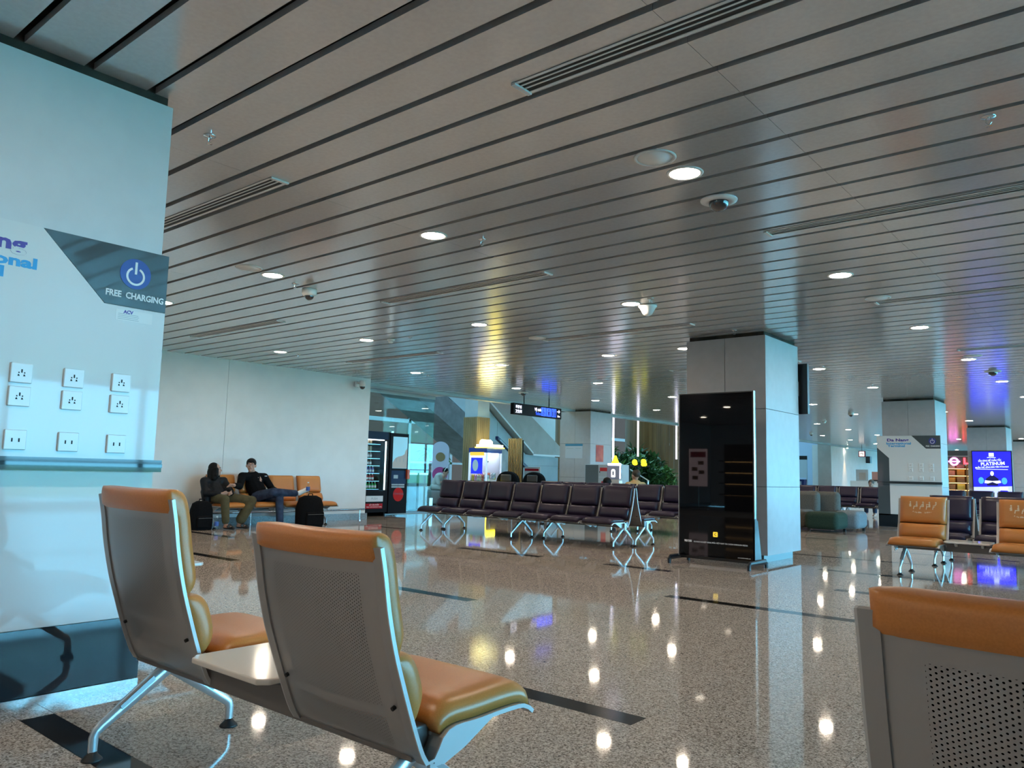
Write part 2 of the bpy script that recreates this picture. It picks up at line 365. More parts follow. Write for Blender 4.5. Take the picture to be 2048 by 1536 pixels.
# ---- glazed side on the right: one pane per bay
yb = 3.0; n = 1; i = 0
struct(part('wall_right', MB().box((XR-0.04, Y0, 0), (XR+0.2, 3.0, ZC+0.1)), M['wall']))
while yb < Y1 - 0.1:
    ye = min(yb + 3.0, Y1)
    wo = struct(part(f'window_{n}', MB().box((XR-0.04, yb, 0), (XR+0.04, yb+0.06, ZC)).box((XR-0.04, ye-0.06, 0), (XR+0.04, ye, ZC)).box((XR-0.04, yb, 0), (XR+0.04, ye, 0.12)).box((XR-0.04, yb, ZC-0.06), (XR+0.04, ye, ZC)).box((XR-0.03, yb, 1.02), (XR+0.03, ye, 1.07)), M['windowframe']))
    part('pane', MB().box((XR-0.006, yb+0.06, 0.12), (XR+0.006, ye-0.06, ZC-0.06)), M['windowglass'], wo)
    yb = ye; n += 1
struct(part('trim_2', MB().box((XR-0.05, Y0, ZC-0.001), (XR+0.4, Y1, ZC+0.3)), M['wall']))
tag(part('lawn', MB().box((30, -150, -0.6), (260, 320, -0.5)), M['lawn']), 'green lawn beyond the apron outside the windows', 'lawn')['kind'] = 'structure'
tag(part('apron', MB().box((XR+0.1, -150, -0.8), (30, 320, -0.55)), M['apron']), 'pale concrete apron outside the windows', 'apron')['kind'] = 'structure'

# ================================================================== PILLARS
def pillar(x0, y0, label, seams_front=True, w=1.10, d=1.15, zt=2.88, mats=None):
    t = thing('pillar', label, 'pillar', (x0, y0, 0), 0, 'square pillars')
    part('core', MB().box((0.03, 0.03, 0.1), (w-0.03, d-0.03, ZC+0.12)), M['void'], t)  # dark colour stands in for shade in the gap at the top
    part('plinth', MB().box((0.08, 0.08, 0), (w-0.08, d-0.08, 0.10)), M['plinth'], t)
    zs = [0.095, 0.945, 1.93, zt]; g = 0.003
    for a, b in zip(zs[:-1], zs[1:]):
        part('cladding_panel', MB().box((0.0, 0, a+g), (w/2-g, 0.03, b-g)), M['clad'], t)
        part('cladding_panel', MB().box((w/2+g, 0, a+g), (w, 0.03, b-g)), M['clad'], t)
        part('cladding_panel', MB().box((w-0.03, 0.032, a+g), (w, d-0.032, b-g)), M['clad'], t)
        part('cladding_panel', MB().box((0, 0.032, a+g), (0.03, d-0.032, b-g)), M['clad'], t)
        part('cladding_panel', MB().box((0, d-0.03, a+g), (w, d, b-g)), M['clad'], t)
    return t
pillar(-4.93, 9.60, 'square clad pillar right behind the tall black display')
pillar(-4.93, 19.20, 'square clad pillar carrying the far charging board')
pillar(-4.93, 29.30, 'square clad pillar carrying the lit blue screen')
pillar(-13.88, 18.90, 'square clad pillar with the red poster, behind the aubergine benches')
pillar(-4.93, 39.3, 'farthest square clad pillar at the right edge behind the blue screen')
# near pillar on the left: smooth pale face
t = thing('pillar', 'large pale pillar on the left carrying the near charging board', 'pillar', (-4.93, 0.66, 0), 0, 'square pillars')
part('core', MB().box((0.02, 0.02, 0.0), (1.06, 1.13, ZC+0.12)), M['void'], t)  # shade of the top gap put into the dark core colour
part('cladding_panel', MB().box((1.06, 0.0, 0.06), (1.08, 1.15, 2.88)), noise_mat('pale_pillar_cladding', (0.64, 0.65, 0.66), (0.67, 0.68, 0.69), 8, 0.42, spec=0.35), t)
part('cladding_panel', MB().box((0, 1.13, 0.06), (1.06, 1.15, 2.88)), M['clad'], t)
part('cladding_panel', MB().box((0, 0.0, 0.06), (1.06, 0.02, 2.88)), M['clad'], t)
part('cladding_panel', MB().box((0, 0.02, 0.06), (0.02, 1.13, 2.88)), M['clad'], t)

# ---- charging boards. Local frame: u to the right (0..W), z up, front at +n
def charging_board(label, org, r, n, near):
    """org: left bottom corner on the floor, r: right direction, n: outward normal"""
    t = thing('charging_board', label, 'charging board', org, 0, 'charging boards')
    W = 1.30
    r = Vector(r); n = Vector(n); up = Vector((0, 0, 1))
    def F(u, z, off=0.0): return frame_px(r*u + up*z + n*off, r, up)
    def slab(name, poly, th, m, off=0.0, par=t, bevel=0.0):
        mb = MB(); mb.prism(poly, off, off+th, 'z', F(0, 0)); return part(name, mb, m, par, bevel=bevel, seg=1)
    slab('backboard', [(0, 0.04), (W, 0.04), (W, 2.08), (0, 2.08)], 0.05, M['panelwhite'], -0.06)
    # white glass with the cut corner
    slab('white_panel', [(0.25, 1.05), (W, 1.05), (W, 1.79), (W-0.29, 1.79), (W-0.575, 2.08), (0, 2.08), (0, 1.82), (0.25, 1.58)], 0.012, M['panelwhite'])
    slab('grey_panel', [(W-0.573, 2.08), (W-0.288, 1.792), (W, 1.792), (W, 2.08)], 0.012, M['panelgrey'])
    slab('black_stripe', [(0, 0.30), (0.248, 0.30), (0.248, 1.578), (0, 1.815)], 0.012, M['panelgrey'])
    slab('lower_panel', [(0.25, 0.33), (W, 0.33), (W, 1.01), (0.25, 1.01)], 0.012, M['panelwhite'])
    slab('base_panel', [(0, 0.045), (W, 0.045), (W, 0.327), (0, 0.327)], 0.012, M['paneldark'])
    slab('bottom_trim', [(0, 0.0), (W, 0.0), (W, 0.043), (0, 0.043)], 0.018, M['chrome'])
    sh = slab('shelf', [(0, 1.008), (W+0.012, 1.008), (W+0.012, 1.064), (0, 1.064)], 0.07, M['panelgrey'] if not near else M['panelgrey'])
    slab('shelf_groove', [(0, 1.028), (W+0.013, 1.028), (W+0.013, 1.046), (0, 1.046)], 0.004, M['paneldark'], 0.0695, sh)
    # print
    text('Da Nang', 0.084, M['purple'], t, F(W-0.636, 1.982, 0.0125), bold=0.0032, align='RIGHT', fit=0.45)
    text('International', 0.064, M['cyanprint'], t, F(W-0.584, 1.906, 0.0125), bold=0.0026, align='RIGHT', fit=0.51)
    text('Terminal', 0.064, M['cyanprint'], t, F(W-0.709, 1.850, 0.0125), bold=0.0026, align='RIGHT', fit=0.36)
    text('FREE  CHARGING', 0.042, M['whiteprint'], t, F(W-0.151, 1.846, 0.0125), bold=0.0012, fit=0.276)
    disc = slab('power_disc', [(W-0.158+0.074*math.cos(2*PI*i/32), 1.957+0.074*math.sin(2*PI*i/32)) for i in range(32)], 0.002, M['blueprint'], 0.012)
    ring = MB(); a0, a1 = math.radians(115), math.radians(425)
    pts = [(a0 + (a1-a0)*i/24) for i in range(25)]
    for a, b in zip(pts[:-1], pts[1:]):
        q = [(W-0.158+rr*math.cos(x), 1.945+rr*math.sin(x)) for rr, x in ((0.035, a), (0.045, a), (0.045, b), (0.035, b))]
        ring.prism(q[::-1], 0.014, 0.0155, 'z', F(0, 0))
    ring.prism([(W-0.1635, 1.955), (W-0.1525, 1.955), (W-0.1525, 2.015), (W-0.1635, 2.015)], 0.014, 0.016, 'z', F(0, 0))
    part('power_symbol', ring, M['whiteprint'], disc)
    if near:
        lab = slab('notice_label', [(W-0.235, 1.722), (W-0.062, 1.722), (W-0.062, 1.775), (W-0.235, 1.775)], 0.001, M['plasticwhite'], 0.0122)
        text('ACV', 0.022, M['purple'], lab, F(W-0.178, 1.765, 0.0135), bold=0.0008)
        for k in range(4): slab('print_line', [(W-0.225, 1.753-0.008*k), (W-0.13+0.004*(k % 2), 1.753-0.008*k), (W-0.13+0.004*(k % 2), 1.755-0.008*k), (W-0.225, 1.755-0.008*k)], 0.0005, M['greyprint'], 0.0133, lab)
    # sockets
    for ci, u in enumerate((W-0.609, W-0.397, W-0.187)):
        for ri, z in enumerate((1.423, 1.322, 1.135)):
            s = slab('socket_plate', [(u-0.043, z-0.043), (u+0.043, z-0.043), (u+0.043, z+0.043), (u-0.043, z+0.043)], 0.011, M['plasticwhite'], 0.0125, bevel=0.003)
            h = MB()
            def hole(pts): h.prism([(u+a, z+b) for a, b in pts], 0.0236, 0.0242, 'z', F(0, 0))
            if ri < 2:
                hole([(-0.003, 0.001), (0.003, 0.001), (0.003, 0.016), (-0.003, 0.016)])
                for sg in (-1, 1):
                    hole([(sg*0.011-0.0025, -0.002), (sg*0.011+0.0025, -0.002), (sg*0.011+0.0025, 0.004), (sg*0.011-0.0025, 0.004)])
                    hole([(sg*0.011-0.005, -0.014), (sg*0.011+0.004, -0.014), (sg*0.011+0.001, -0.006), (sg*0.011-0.003, -0.006)])
                part('socket_holes', h, M['black'], s)
            else:
                for sg in (-1, 1):
                    h = MB(); hole([(sg*0.0135-0.003, -0.009), (sg*0.0135+0.003, -0.009), (sg*0.0135+0.003, 0.007), (sg*0.0135-0.003, 0.007)]); part('usb_port', h, M['black'], s)
    return t
charging_board('white glass charging board with sockets on the near left pillar', (-3.792, 0.515, 0), (0, 1, 0), (1, 0, 0), True)
charging_board('white glass charging board on the far pillar behind the priority seats', (-5.02, 19.08, 0), (1, 0, 0), (0, -1, 0), False)

# ================================================================== BEAM BENCHES
PROF = [(-0.232, 0.855), (-0.216, 0.787), (-0.200, 0.700), (-0.174, 0.600), (-0.142, 0.509), (-0.102, 0.405), (-0.066, 0.322), (-0.040, 0.292), (-0.016, 0.312), (0.004, 0.345), (0.045, 0.366), (0.14, 0.365), (0.25, 0.368), (0.345, 0.364), (0.392, 0.338)]
def smooth_prof(P, sub=3):
    out = []
    for i in range(len(P)-1):
        p0 = Vector(P[max(i-1, 0)]); p1 = Vector(P[i]); p2 = Vector(P[i+1]); p3 = Vector(P[min(i+2, len(P)-1)])
        for k in range(sub):
            t = k/sub; out.append(0.5*((2*p1) + (-p0+p2)*t + (2*p0-5*p1+4*p2-p3)*t*t + (-p0+3*p1-3*p2+p3)*t**3))
    out.append(Vector(P[-1])); return out
def shell_mesh(w, zk):
    P = [Vector((p[0], 0.37 + (p[1]-0.37)*zk if p[1] > 0.37 else p[1])) for p in PROF]
    S = smooth_prof(P); L = [0.0]
    for a, b in zip(S[:-1], S[1:]): L.append(L[-1] + (b-a).length)
    return S, L
def nrm(S, j):
    t = (S[min(j+1, len(S)-1)] - S[max(j-1, 0)]).normalized(); return Vector((-t.y, t.x)) if False else Vector((t.y*-1, t.x))
def at_len(S, L, s):
    if s <= 0: return S[0] + (S[0]-S[1]).normalized()*(-s), (S[1]-S[0]).normalized()
    for j in range(len(L)-1):
        if L[j+1] >= s:
            k = (s-L[j])/(L[j+1]-L[j]); return S[j].lerp(S[j+1], k), (S[j+1]-S[j]).normalized()
    return S[-1] + (S[-1]-S[-2]).normalized()*(s-L[-1]), (S[-1]-S[-2]).normalized()
_cache = {}
def seat_meshes(w, zk, hi):
    key = (w, zk, hi)
    if key in _cache: return _cache[key]
    S, L = shell_mesh(w, zk); LT = L[-1]
    ns = 40 if hi else 18; nu = 8 if hi else 2
    th = 0.010
    res = {}
    # perforated centre sheet, slightly dished
    mb = MB(); mb.uv = []; hw = w/2 - 0.034
    jb = 0.0
    for side in (0, 1):
        for j in range(ns+1):
            s = LT*j/ns; p, t = at_len(S, L, s); nv = Vector((-t.y, t.x))    # towards the sitter
            for i in range(nu+1):
                u = -hw + 2*hw*i/nu; dish = -0.016*(1-(u/hw)**2)*(1 if s < 0.45*LT else max(0, 1-(s-0.45*LT)/0.1))
                q = p + nv*(dish - 0.004 - (0.0015 if side else 0)); mb.v.append((u, q.x, q.y)); mb.uv.append((u, s))
    A = (ns+1)*(nu+1)
    for j in range(ns):
        for i in range(nu):
            a = j*(nu+1)+i; mb.f.append((a, a+1, a+nu+2, a+nu+1)); mb.f.append((A+a, A+a+nu+1, A+a+nu+2, A+a+1))
    res['shell'] = mb.mesh('seat_shell'); res['shell'].shade_smooth()
    ln = MB()  # black sheet behind the holes, stands in for the shade inside them
    for j in range(13):
        s_ = 0.05 + 0.40*j/12; p, t = at_len(S, L, s_); nv = Vector((-t.y, t.x))
        for i in range(nu+1):
            u = -(hw-0.01) + 2*(hw-0.01)*i/nu; q = p + nv*(-0.016*(1-(u/hw)**2) + 0.001); ln.v.append((u, q.x, q.y))
    for j in range(12):
        for i in range(nu): a = j*(nu+1)+i; ln.f.append((a, a+1, a+nu+2, a+nu+1))
    res['hole_shade'] = ln.mesh('hole_shade')
    # side frames
    fr = []; ed = []
    for sg, kind in ((-1, 0), (1, 0), (-1, 1), (1, 1)):
        m2 = MB(); u0, u1 = sorted((sg*(w/2-0.036), sg*(w/2-0.0045)) if kind == 0 else (sg*(w/2-0.0045), sg*w/2))
        for j in range(ns+1):
            s = LT*j/ns; p, t = at_len(S, L, s); nv = Vector((-t.y, t.x)); a = p + nv*0.001; b = p - nv*0.011
            m2.v += [(u0, a.x, a.y), (u1, a.x, a.y), (u1, b.x, b.y), (u0, b.x, b.y)]
        for j in range(ns):
            for i in range(4): m2.f.append((4*j+i, 4*j+(i+1) % 4, 4*j+4+(i+1) % 4, 4*j+4+i))
        m2.f.append((0, 1, 2, 3)); m2.f.append(tuple(4*ns+k for k in (3, 2, 1, 0)))
        me = m2.mesh('side_frame' if kind == 0 else 'edge_band'); (ed if kind else fr).append(me)
    res['frame'] = fr; res['edge'] = ed
    # cushions: sheet between lengths s0..s1, puffed towards the sitter
    def cushion(s0, s1, T, hwid, over=0.0, pz=7, back=0.0):
        nj = 22 if hi else 9; ni = 16 if hi else 8; m = MB(); pu = 10
        rows = []
        for side in (1, 0):
            for j in range(nj+1):
                v = j/nj; v = 0.5-0.5*math.cos(PI*v); p, t = at_len(S, L, s0+(s1-s0)*v); nv = Vector((-t.y, t.x))
                for i in range(ni+1):
                    uu = -math.cos(PI*i/ni); f = max(0.0, (1-abs(uu)**pu)*(1-abs(2*v-1)**pz))**0.42
                    dish = -0.014*(1-uu*uu) if s0 < 0.4 else 0
                    ins = 1.0 - 0.02*(1-f)
                    off = (T*f if side else -back*f*(1 if v < 0.2 else 0)) + dish + 0.002
                    q = p + nv*off; m.v.append((uu*hwid*ins, q.x, q.y))
        A = (nj+1)*(ni+1)
        for j in range(nj):
            for i in range(ni):
                a = j*(ni+1)+i; m.f.append((a, a+ni+1, a+ni+2, a+1)); m.f.append((A+a, A+a+1, A+a+ni+2, A+a+ni+1))
        for j in range(nj):
            for i in (0, ni):
                a = j*(ni+1)+i; q = (a, a+ni+1, A+a+ni+1, A+a); m.f.append(q if i else q[::-1])
        for i in range(ni):
            for j in (0, nj):
                a = j*(ni+1)+i; m.f.append((a, a+1, A+a+1, A+a))
        me = m.mesh('cushion'); b = bmesh.new(); b.from_mesh(me); bmesh.ops.remove_doubles(b, verts=b.verts, dist=0.0004); bmesh.ops.recalc_face_normals(b, faces=b.faces); b.to_mesh(me); b.free(); me.shade_smooth(); return me
    zb = 0.295*zk
    res['upper'] = cushion(-0.030, zb, 0.082, w/2-0.016, back=0.024)
    res['lumbar'] = cushion(zb+0.004, zb+0.19*zk, 0.105, w/2-0.018, pz=3)
    i0 = L[27] if len(L) > 27 else LT*0.62
    res['seat'] = cushion(i0+0.005, LT-0.010, 0.062, w/2-0.012, pz=9)
    # bracket below the seat
    for sg in (-1, 1):
        m3 = MB(); x = sg*(w/2-0.030); m3.prism([(0.010, 0.352), (0.27, 0.362), (0.115, 0.29), (0.035, 0.265), (0.0, 0.275)], x-0.004, x+0.004, 'x'); res['bracket%d' % sg] = m3.mesh('bracket')
    scr_ = []
    for sx in (-1, 1):
        mb = MB(); p, t = at_len(S, L, 0.43*zk); nv = Vector((-t.y, t.x)); c = p - nv*0.012
        T = Matrix.Translation((sx*(w/2-0.055), c.x, c.y)) @ Matrix.Rotation(math.atan2(-nv.x, nv.y) - PI, 4, 'X')
        mb.lathe([(0.006, -0.006), (0.006, 0.006)], 10, T); scr_.append(mb.mesh('screw'))
    res['screws'] = scr_
    _cache[key] = res; return res
def leg_mesh():
    if 'leg' in _cache: return _cache['leg']
    m = MB()
    m.box((-0.016, -0.034, 0.262), (0.016, 0.0, 0.372))
    for sg in (-1, 1):
        pts = [(0, -sg*0.006, 0.290), (0, sg*0.022, 0.268), (0, sg*0.130, 0.190), (0, sg*0.238, 0.112), (0, sg*0.257, 0.096), (0, sg*0.264, 0.076), (0, sg*0.264, 0.028)]
        m.tube(pts, [0.030, 0.028, 0.024, 0.019, 0.018, 0.017, 0.016], 10, 0.72)
    me = m.mesh('leg'); b = bmesh.new(); b.from_mesh(me); bmesh.ops.recalc_face_normals(b, faces=b.faces); b.to_mesh(me); b.free(); me.shade_smooth(); me.set_sharp_from_angle(angle=0.7)
    gs = []; fs = []
    for sg in (-1, 1):
        g = MB().prism([(sg*0.06, 0.243), (sg*0.07, 0.258), (sg*0.185, 0.172), (sg*0.178, 0.160)], -0.0185, 0.0185, 'x'); gs.append(g.mesh('leg_recess'))
        f = MB().lathe([(0.036, 0), (0.034, 0.006), (0.018, 0.022), (0.014, 0.03)], 14, Matrix.Translation((0, sg*0.264, 0))); q = f.mesh('foot'); q.shade_smooth(); fs.append(q)
    _cache['leg'] = (me, gs, fs); return _cache['leg']
def bench(label, loc, rz, seats, leather, legs, x0, x1, hi=False, tables=(), group=None, signs=False, cat='bench'):
    """seats: list of (centre x, width, height factor) along the beam"""
    t = thing('beam_bench', label, cat, loc, rz, group)
    part('beam', MB().box((x0, -0.058, 0.283), (x1, 0.004, 0.372)), M['beam'], t, bevel=0.006)
    for xe in (x0, x1): part('end_cap', MB().box((xe-0.006, 0.006, 0.255), (xe+0.006, 0.048, 0.352)), M['frame'], t)
    lm, gm, fm = leg_mesh()
    for x in legs:
        l = link('leg', lm, M['alu'], t, (x, 0, 0))
        for g_, f_ in zip(gm, fm): link('leg_recess', g_, M['shellgrey'], l); link('foot', f_, M['rubber'], l)
    for (x, w, zk) in seats:
        r = seat_meshes(w, zk, hi)
        s = link('seat_shell', r['shell'], M['shell'], t, (x, 0, 0))
        for fm_, em_ in zip(r['frame'], r['edge']): link('edge_band', em_, M['frame'], link('side_frame', fm_, M['shellgrey'], s)) if 0 else (link('side_frame', fm_, M['shellgrey'], s), link('edge_band', em_, M['frame'], s))
        lk = leather
        for nme, cn in (('upper', 'back_cushion'), ('lumbar', 'lumbar_cushion'), ('seat', 'seat_cushion')):
            me = r[nme]; c = link(cn, me, None, s)
            if not me.materials: me.materials.append(lk)
            c.material_slots[0].link = 'OBJECT'; c.material_slots[0].material = lk
        for sg in (-1, 1): link('bracket', r['bracket%d' % sg], M['frame'], s)
        link('hole_shade', r['hole_shade'], M['black'], s)
        for q_ in r['screws']: link('screw', q_, M['black'], s)
        if signs:
            S, L = shell_mesh(w, zk); p, tt = at_len(S, L, 0.125); nv = Vector((-tt.y, tt.x)); up = -tt
            # text plane: right is local -x (seen from the front), up along the back
            def FM(u, v): 
                q = p + nv*0.0725 + up*v; return frame_px(Vector((-u, q.x, q.y)), (-1, 0, 0), (0, up.x, up.y))
            for k in range(5): seated_icon(s, FM(-0.135 + 0.0675*k, 0.035), k)
            text('Ghế ưu tiên', 0.026, M['peach'], s, FM(-0.068, -0.045), bold=0.001); text('Priority seats', 0.026, M['peach'], s, FM(-0.066, -0.082), bold=0.001)
            text('노약자석', 0.022, M['peach'], s, FM(0.068, -0.045), bold=0.001); text('优先席', 0.024, M['peach'], s, FM(0.085, -0.082), bold=0.001)
    for (x, w) in tables:
        c = 0.03; h = w/2
        tt = part('table_top', MB().prism([(x-h, -0.165+c), (x-h+c, -0.165), (x+h-c, -0.165), (x+h, -0.165+c), (x+h, 0.23-c), (x+h-c, 0.23), (x-h+c, 0.23), (x-h, 0.23-c)], 0.392, 0.412), M['tabletop'], t, bevel=0.005)
        for sx in (-0.13, 0.13): part('table_bracket', MB().prism([(-0.075, 0.392), (0.1, 0.392), (0.04, 0.345), (-0.03, 0.345)], x+sx-0.012, x+sx+0.012, 'x'), M['frame'], tt)
    return t
def seated_icon(par, F, k):
    m = MB(); z0, z1 = 0.0, 0.0012
    m.prism([(0.012+0.0085*math.cos(2*PI*i/12), 0.040+0.0085*math.sin(2*PI*i/12)) for i in range(12)], z0, z1, 'z', F)
    m.prism([(0.006, 0.028), (0.019, 0.030), (0.022, -0.004), (0.004, -0.004)], z0, z1, 'z', F)
    m.prism([(0.022, -0.004), (0.022, -0.015), (-0.020, -0.015), (-0.020, -0.004)], z0, z1, 'z', F)
    m.prism([(-0.020, -0.006), (-0.011, -0.015), (-0.018, -0.045), (-0.027, -0.042)], z0, z1, 'z', F)
    if k in (0, 1): m.prism([(0.006, 0.018), (-0.004+0.004*k, 0.010), (0.004, 0.0)], z0, z1, 'z', F)
    if k == 2: m.prism([(0.006, 0.022), (-0.014, 0.002), (-0.008, -0.002), (0.008, 0.008)], z0, z1, 'z', F)
    if k == 3:
        m.prism([(0.006, 0.020), (-0.022, 0.016), (-0.022, 0.010), (0.006, 0.010)], z0, z1, 'z', F)
        m.prism([(-0.022, 0.022), (-0.018, 0.022), (-0.020, -0.02), (-0.024, -0.02)], z0, z1, 'z', F)
    if k == 4: m.prism([(0.006, 0.016), (-0.020, 0.006), (-0.020, 0.001), (0.006, 0.006)], z0, z1, 'z', F)
    part('seat_pictogram', m, M['peach'], par)
GB = 'beam benches'
bench('near tan bench with two seats and a white table, seen from behind', (0, 1.55, 0), 0, [(-2.86, 0.575, 1.155), (-1.795, 0.58, 1.0)], M['tan'], [-2.97, -1.62], -3.13, -1.56, True, [(-2.325, 0.44)], GB)
bench('tan bench at the lower right corner, seen from behind', (0, 1.55, 0), 0, [(-0.095, 0.58, 1.0), (0.53, 0.58, 1.0), (1.13, 0.58, 1.0)], M['tan'], [0.35, 1.2], -0.2, 1.5, True, [], GB)
bench('tan bench with priority pictograms and a small table', (0, 10.02, 0), PI, [(2.20, 0.54, 1.0), (1.19, 0.54, 1.0), (0.2, 0.54, 1.0)], M['tan'], [2.36, 1.0, 0.0], 0.0, 2.46, False, [(1.70, 0.44), (0.7, 0.44)], GB, True)
def row(n, xc0, pitch, w): return [(xc0 + pitch*i, w, 1.0) for i in range(n)]
bench('long aubergine bench of seven seats facing the camera', (-8.05, 9.90, 0), PI, row(7, -1.73, 0.576, 0.545), M['navy'], [-1.95, -0.05, 2.0], -2.0, 2.03, False, [], GB)
bench('aubergine bench back to back behind the long seven seat bench', (-8.05, 10.42, 0), 0, row(7, -1.73, 0.576, 0.545), M['navy'], [-1.95, 0.3, 2.0], -2.0, 2.03, False, [], GB)
bench('aubergine bench facing the camera in the second row by the black display', (-8.0, 12.75, 0), PI, row(7, -1.73, 0.576, 0.545), M['navy'], [-1.95, -0.05, 2.0], -2.0, 2.03, False, [], GB)
bench('aubergine bench turned away in the second row by the black display', (-8.0, 13.27, 0), 0, row(7, -1.73, 0.576, 0.545), M['navy'], [-1.95, 0.3, 2.0], -2.0, 2.03, False, [], GB)
bench('aubergine bench facing the camera behind the priority seats', (-0.5, 11.46, 0), PI, row(5, -0.72, 0.60, 0.55), M['navy'], [1.8, 0.3, -0.9], -1.1, 1.98, False, [], GB)
bench('aubergine bench turned away behind the priority seats', (-0.5, 11.97, 0), 0, row(5, -1.68, 0.60, 0.55), M['navy'], [-1.8, 0.3, 0.9], -1.98, 1.1, False, [], GB)
bench('aubergine bench facing the camera in front of the lit shop', (-2.5, 21.5, 0), PI, row(6, -1.5, 0.60, 0.55), M['navy'], [-1.6, 0, 1.6], -1.8, 1.8, False, [], GB)
bench('aubergine bench beside the grey sofa, in front of the person in white', (-7.6, 23.6, 0), PI, row(7, -1.73, 0.60, 0.55), M['navy'], [-1.95, -0.4, 2.0], -2.1, 2.2, False, [], GB)
bench('aubergine bench back to back behind the grey sofa', (-7.6, 24.12, 0), 0, row(7, -1.73, 0.60, 0.55), M['navy'], [-1.95, 0.4, 2.0], -2.1, 2.2, False, [], GB)
bench('tan bench against the white wall with the seated couple', (-12.27, 8.07, 0), -PI/2, row(4, -0.90, 0.60, 0.555), M['tan'], [-1.0, 1.22], -1.2, 1.25, False, [], GB)
bench('tan bench mostly hidden behind the near left bench, its white table showing', (-5.6, 2.50, 0), 0, [(-0.05, 0.555, 1.0)], M['tan'], [-0.2, 0.2], -0.4, 0.62, False, [(0.52, 0.44)], GB)

# bumper rail along the white wall
t = thing('bumper_rail', 'low steel bumper rail running along the white wall', 'rail', (XW+0.16, 0, 0))
part('tube', MB().tube([(0, 2.0, 0.22), (0, 10.5, 0.22)], 0.022, 10), M['chrome'], t, smooth=True)
for yy in (3.4, 4.9, 6.4, 7.9, 9.2, 10.38): part('post', MB().tube([(0, yy, 0), (0, yy, 0.21)], 0.012, 8).lathe([(0.03, 0), (0.03, 0.012)], 12, Matrix.Translation((0, yy, 0))), M['chrome'], t)
# ================================================================== CEILING FITTINGS
def near_words(x, y):
    return 'nearest the white wall' if x < -10.5 else 'second column from the white wall' if x < -8 else 'third column from the white wall' if x < -5.8 else 'fourth column from the white wall' if x < -3.3 else 'fifth column from the white wall'
def fitting(prof_list, name, mats, loc, label, cat, group):
    t = thing(name, label, cat, loc, 0, group)
    for nm, prof, m in zip(('rim', 'face', 'inner'), prof_list, mats): part(nm, MB().lathe(prof, 28), m, t, smooth=True, fix=True)
    return t
RIM = [(0.092, -0.001), (0.095, -0.006), (0.110, -0.006), (0.115, 0.0)]
LFACE = [(0.0, -0.003), (0.092, -0.003), (0.092, 0.0)]
cols_x = [-2.2, -4.43, -6.69, -8.93, -11.12]
rows_y = [4.26, 7.31, 10.36, 13.45, 16.65, 19.8, 23.2, 26.8, 30.2, 34.0, 37.9, 42.0, 46.0, 50.0]
blocked = {(-4.43, 10.36), (-4.43, 19.8), (-4.43, 30.2)}
first = None; lightpos = []
for iy, yy in enumerate(rows_y):
    for ix, xx in enumerate(cols_x):
        x = xx
        if (xx, yy) == (-4.43, 10.36): x = -5.36
        elif (xx, yy) in blocked: continue
        lightpos.append((x, yy, f'lit round downlight, {ORD[iy]} row from the camera, {near_words(x, yy)}'))
for ix, xx in enumerate((0.03,)):
    for iy, yy in enumerate((-5.0, -1.9, 7.31, 10.36, 13.45, 16.65, 19.8, 26.8, 34.0, 42.0)):
        lightpos.append((xx, yy, f'lit round downlight right of the frame, {ORD[iy]} row, {ORD[ix]} column'))
for ix, xx in enumerate(cols_x):
    for iy, yy in enumerate((1.2, -1.9, -5.0)): lightpos.append((xx, yy, f'lit round downlight overhead or behind the camera, {ORD[iy]} row, {ORD[ix]} column'))
for (x, yy, lab) in lightpos:
    if first is None:
        first = fitting((RIM, LFACE), 'downlight', (M['diffuser'], M['lamp']), (x, yy, ZC), lab, 'downlight', 'round downlights'); continue
    copy_tree(first, (x, yy, ZC), lab)
# round speakers, unlit
sp0 = fitting(([(0.105, -0.001), (0.108, -0.007), (0.122, -0.006), (0.127, 0.0)], [(0.0, -0.004), (0.105, -0.004), (0.105, 0.0)]), 'ceiling_speaker', (M['diffuser'], M['lampoff']), (-2.23, 3.94, ZC), 'round white ceiling speaker beside the nearest downlight', 'speaker', 'ceiling speakers')
for x, yy, lab in ((-6.63, 3.96, 'round ceiling speaker beside the downlight left of the dome camera'), (-2.18, 8.46, 'round ceiling speaker at the head of the right hand slot diffuser'), (-6.67, 8.5, 'round ceiling speaker at the left end of the middle slot diffuser'), (-2.09, 13.12, 'round ceiling speaker beside the downlight above the blue reflection')):
    copy_tree(sp0, (x, yy, ZC), lab)
# linear slot diffusers
def diffuser(xa, xb, yc, lab):
    t = thing('slot_diffuser', lab, 'air diffuser', ((xa+xb)/2, yc, ZC), 0, 'linear slot diffusers'); h = (xb-xa)/2
    part('tray', MB().box((-h, -0.062, -0.002), (h, 0.062, -0.0008)), M['black'], t)
    for y_ in (-0.062, -0.0245, 0.0085, 0.05):
        part('blade', MB().box((-h, y_, -0.005), (h, y_+(0.017 if abs(y_) > 0.04 else 0.010), -0.001)), M['diffuser'], t)
    for sx in (-1, 1): part('end_plate', MB().box((sx*h-0.012, -0.064, -0.013), (sx*h+0.012, 0.069, -0.001)), M['diffuser'], t)
names_d = iter(['slot diffuser overhead at the top of the photo', 'slot diffuser beside the near left pillar', 'slot diffuser at the right edge below the dome camera', 'slot diffuser under the yellow reflection', 'slot diffuser by the top of the white wall', 'slot diffuser above the end of the white wall', 'slot diffuser left of the pillar behind the black display', 'slot diffuser right of that pillar', 'slot diffuser below the speaker in the blue reflection', 'slot diffuser far down the third bay'])
